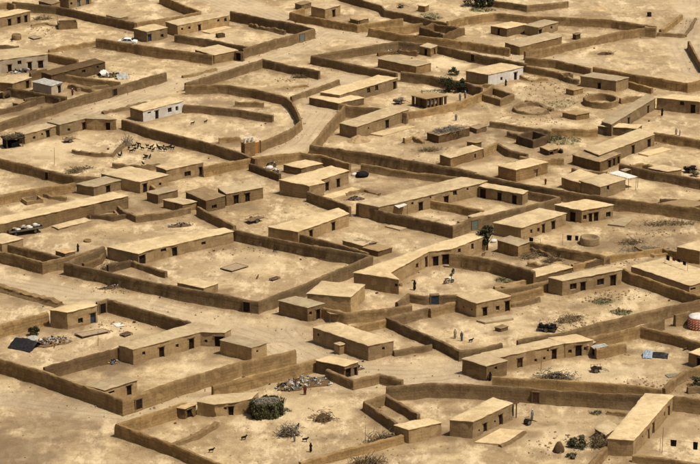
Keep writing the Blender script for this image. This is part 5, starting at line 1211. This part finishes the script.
def oven(tile, p, r, h, label, mat='wall_mud', cat='oven', name='mud_oven'):
    m_ = MB(); m_.lathe([(r*1.05, -.3), (r*1.02, h*.15), (r, h*.9), (r*.95, h), (r*.78, h), (r*.74, h*.6)], 18, wob=.03); m_.thing(name, mat, at(tile, p), 0, label, cat, None, True)
oven('00', (66, 156), 1.1, 1.2, 'round mud oven in the upper left yard')
oven('23', (258, 46), 1.75, 1.3, 'round drum-shaped well in the right-hand yard', 'house_mud', 'well', 'well')
oven('20', (350, 38), .7, .35, 'low round fireplace above the long porch house')
oven('22', (203, 196+20), .3, .5, 'little clay jar by the end of the winding house', cat='jar', name='clay_jar')
def kiln():
    m_ = MB(); m_.lathe([(.8, -.2), (.78, .3), (.66, .8), (.46, 1.2), (.26, 1.5), (.08, 1.6)], 14, wob=.1); o = m_.thing('beehive_oven', 'dark_mud', at('33', (135, 415)), .3, 'beehive-shaped mud oven at the bottom right', 'oven', None, True)
kiln()
def drum():
    q = at('23', (690, 384)); t = empty('grain_drum', q, 'red and white checked drum with white cover at the right edge', 'drum')
    MB().lathe([(1.6, -.1), (1.65, .6), (1.65, 1.9)], 24).build('side', 'red_paint', t, True)
    m_ = MB()
    for j in range(4):
        for i in range(20):
            if True:
                a0, a1 = 2*math.pi*i/20, 2*math.pi*(i+.62)/20; z0 = .2+j*.42; r = 1.67
                m_.add([(r*math.cos(a0), r*math.sin(a0), z0), (r*math.cos(a1), r*math.sin(a1), z0+.22), (r*math.cos(a1), r*math.sin(a1), z0+.40), (r*math.cos(a0), r*math.sin(a0), z0+.18)], [(0, 1, 2, 3)])
    m_.build('pattern', 'white_cloth', t)
    MB().lathe([(1.6, 1.88), (1.5, 2.1), (.9, 2.35), (.15, 2.45)], 20, wob=.03).build('cover', 'white_cloth', t, True)
drum()
def mat_frame(tile, pts, label, mat='tan_cloth'):
    w_ = [P(*TF(tile, p)) for p in pts]; c = sum(w_, Vector())/4; c.z = G(c.x, c.y); t = empty('bed_frame', c, label, 'bed'); a = [p-c for p in w_]
    for i in range(4):
        p, q = a[i], a[(i+1) % 4]; MB().bar((p.x, p.y, .3), (q.x, q.y, .3), .07).build('rail', 'timber', t); MB().bar((p.x, p.y, -.1), (p.x, p.y, .34), .07).build('leg', 'timber', t)
    mesh_obj('webbing', [(p.x, p.y, .31) for p in a]+[(p.x, p.y, .28) for p in a], [(0, 1, 2, 3), (7, 6, 5, 4)], mat, t)
mat_frame('21', [(182, 150), (228, 162), (292, 142), (245, 130)], 'wide string bed in the middle of the big empty compound')
mat_frame('20', [(300, 412), (330, 425), (440, 402), (410, 392)], 'long bench frame in front of the plain cube house')
mat_frame('20', [(480, 415), (500, 422), (530, 412), (510, 405)], 'small stool frame below the white sheet', 'brown_wood')
mat_frame('00', [(115, 152), (135, 160), (165, 155), (140, 147)], 'string bed in the upper left yard')
mat_frame('21', [(378, 195), (392, 200), (420, 190), (405, 186)], 'dark string bed right of the middle of the big compound', 'brown_wood')
mat_frame('12', [(430, 428), (445, 433), (470, 425), (455, 420)], 'string bed by the gate of the very long house')
def crate_box(tile, p, s, label, mat='wall_mud', rz=.5, name='mud_box', cat='mud box'):
    q = at(tile, p); t = empty(name, q, label, cat, None, rz); th = .22
    for sgn in (-1, 1):
        MB().box((0, sgn*(s[1]/2), s[2]/2-.1), (s[0]+th, th, s[2]+.2), 0, .05).build('side', mat, t); MB().box((sgn*(s[0]/2), 0, s[2]/2-.1), (th, s[1]-th-.01, s[2]+.2), 0, .05).build('end', mat, t)
crate_box('00', (270, 112), (4.2, 2.4, 1.6), 'roofless mud box in the upper left yard', 'wall_mud', .2)
crate_box('01', (182, 150), (1.6, 1.0, .9), 'small mud trough in the upper walled yard', 'dark_mud')
crate_box('10', (130, 345), (3.2, 2.4, .7), 'low mud trough behind the very long building', 'house_mud')
crate_box('a4', (275, 190), (5.0, 2.0, .6), 'long low mud trough below the curved pen', 'wall_mud', .3)
crate_box('a3', (340, 215), (2.2, 1.6, 1.4), 'roofless mud box left of the stepped house', 'wall_mud', .4)
def slab(tile, pts, z, label, mat='house_mud'):
    w_ = [P(*TF(tile, p), z=z) for p in pts]; c = w_[0].copy(); n = len(w_); V = []; k_ = []
    pts2 = []
    for i in range(n):
        for j in range(8): pts2.append(w_[i]+(w_[(i+1) % n]-w_[i])*(j/8))
    m_ = len(pts2)
    for zz in (-.3, z): V += [(p.x-c.x+.06*nz(p, .9), p.y-c.y+.06*nz(p, 1.3), zz+(.03*nz(p, .7) if zz > 0 else 0)) for p in pts2]
    F = [(i, (i+1) % m_, m_+(i+1) % m_, m_+i) for i in range(m_)]+[tuple(range(m_, 2*m_))]
    o = mesh_obj('mud_terrace', V, F, mat); o.location = (c.x, c.y, 0); tag(o, label, 'terrace', 'low mud terraces'); return o
slab('32', [(498, 376), (620, 386), (700, 330), (600, 322)], .3, 'pale raised terrace in front of the large tan house', 'roof_mud')
slab('22', [(505, 352), (540, 362), (655, 344), (640, 330)], .35, 'pale doorstep terrace of the neat cube house', 'roof_mud')
slab('01', [(95, 122), (140, 132), (228, 108), (180, 100)], .35, 'pale terrace along the long house with five windows', 'roof_mud')
slab('12', [(75, 70), (130, 78), (270, 40), (215, 38)], .3, 'pale terrace before the single-door long house', 'roof_mud')
slab('13', [(330, 432), (400, 440), (430, 412), (390, 405)], .3, 'pale low terrace below the double mud house', 'roof_mud')
slab('12', [(140, 440), (200, 455), (360, 412), (300, 402)], .25, 'raised pale step along the wall of the very long house', 'roof_mud')
slab('f', [(322, 196), (332, 198.5), (362, 189.5), (352, 187)], .4, 'pale raised ledge along the L-shaped yellow-roofed house', 'roof_mud')
slab('f', [(638, 153), (648, 155.5), (672, 149), (662, 147)], .3, 'pale terrace before the two tall doors at the right', 'roof_mud')
def shelter():
    t = empty('black_shelter', at('10', (52, 122)), 'black-fronted brush shelter at the end of the stepped mud row', 'shelter', None, .5)
    for x in (-1.7, 1.7):
        for y in (-1.1, 1.1): MB().bar((x, y, -.2), (x, y, 2.1), .08).build('post', 'timber', t)
    V = []; F = []; n = 10
    for j in range(n+1):
        for i in range(n+1): V.append(((i/n-.5)*4.2, (j/n-.5)*3.0, 2.1+.15*nz((i*.7, j*.7, 2))))
    for j in range(n):
        for i in range(n): q = j*(n+1)+i; F.append((q, q+1, q+n+2, q+n+1))
    o = mesh_obj('roof', V, F, 'dark_wood', t); o.modifiers.new('thick', 'SOLIDIFY').thickness = .2
    s = sticks('sticks', 160, (4.6, 3.4, .25), 'dry_brush', 71).build('thatch', 'dry_brush', t); s.location = (0, 0, 2.2); s['kind'] = 'stuff'
    MB().box((0, .9, 1.0), (3.5, .1, 2.1), 0, .04).build('back_panel', 'dark_wood', t); MB().box((-1.75, 0, .9), (.1, 1.9, 1.8), 0, .04).build('side_panel', 'black_cloth', t)
    MB().box((.3, .1, .5), (2.0, 1.2, 1.0), .2, .12).build('bale', 'black_sheet', t)
shelter()
def roof_brush():
    q = P(*TF('12', (392, 58)), z=1.9); t = empty('brush_load', q, 'grey sticks stored on the dark shed roof', 'brushwood', None, .62)
    o = sticks('s', 420, (6.2, 2.4, .3), 'grey_brush', 72, (.4, 1.2)).build('sticks', 'grey_brush', t); o['kind'] = 'stuff'
roof_brush()
def bundle(tile, p, label, mat='white_cloth', s=1.0):
    m_ = MB(); m_.lathe([(.2*s, -.1), (.75*s, .1*s), (.85*s, .5*s), (.6*s, .9*s), (.1*s, 1.1*s)], 12, (0, 0, 0), 1.4, 1.0, .15); m_.thing('bundle', mat, at(tile, p), .5, label, 'bundle', None, True)
bundle('12', (18, 238), 'pale tied bundle beyond the L-shaped house', s=.6)
bundle('12', (48, 242), 'black cloth load beside the pale tied bundle', 'black_cloth', 1.1)
bundle('22', (575, 40), 'white bundle hung beside the dark slim tree', s=.55)
bundle('11', (378, 212), 'white bundle by the parked motorbikes', s=.7)
bundle('20', (18, 398), 'dark bundle at the left edge wall', 'dark_wood', .6)
bundle('00', (14, 392), 'big dark bundle at the left edge pen', 'dark_wood', 1.2)
def porch():
    t = empty('porch', at('32', (652, 282)), 'brown timber porch on the end of the large tan house', 'porch', None, .6)
    for x in (-.6, .6): MB().bar((x, 0, -.2), (x, 0, 2.5), .09).build('post', 'brown_wood', t)
    MB().box((0, .5, 2.45), (1.8, 1.6, .12), 0, .04).build('cover', 'brown_wood', t); MB().box((0, .75, 1.2), (1.3, .1, 2.3), 0, .02).build('screen', 'dark_wood', t)
porch()
def shelter2():
    t = empty('shelter', at('a9', (428, 172)), 'dark cloth shelter at the end of the lower right row', 'shelter', None, .3)
    for x in (-1.0, 1.0):
        for y in (-.7, .7): MB().bar((x, y, -.2), (x, y, 1.7), .05).build('post', 'timber', t)
    MB().box((0, 0, 1.72), (2.5, 1.9, .08), 0, .06, (.06, -.08)).build('cover', 'grey_cloth', t); MB().box((0, .4, .5), (1.7, .8, .9), .1, .08).build('bale', 'black_sheet', t)
shelter2()
for k, (tl, p, hh, lb) in enumerate([('10', (218, 195), 3.6, 'thin bare pole on the pale yard below the stepped row'), ('33', (63, 105), 3.2, 'thin pole standing in the grey brushwood pile'), ('32', (60, 388), 3.0, 'thin pole at the tangle of dead branches'),
        ('00', (230, 100), 2.4, 'thin pole beside the roofless mud box'), ('33', (548, 420), 4.0, 'tall thin pole in front of the long narrow house'), ('20', (392, 455), 2.5, 'thin pole in the yard below the white sheet'), ('13', (442, 300), 2.6, 'thin pole below the white cloth awning'), ('02', (420, 175), 2.0, 'thin post at the upper lane wall')]):
    MB().bar((0, 0, -.3), (.06, .03, hh), .05, 6, .03).thing('pole', 'timber', at(tl, p), 0, lb, 'pole', 'thin poles')
MB().box((0, 0, .5), (.8, .7, 1.1), .3, .05).thing('water_tank', 'dark_wood', at('03', (497, 66)), .2, 'lone black tank standing in the top right field', 'tank')
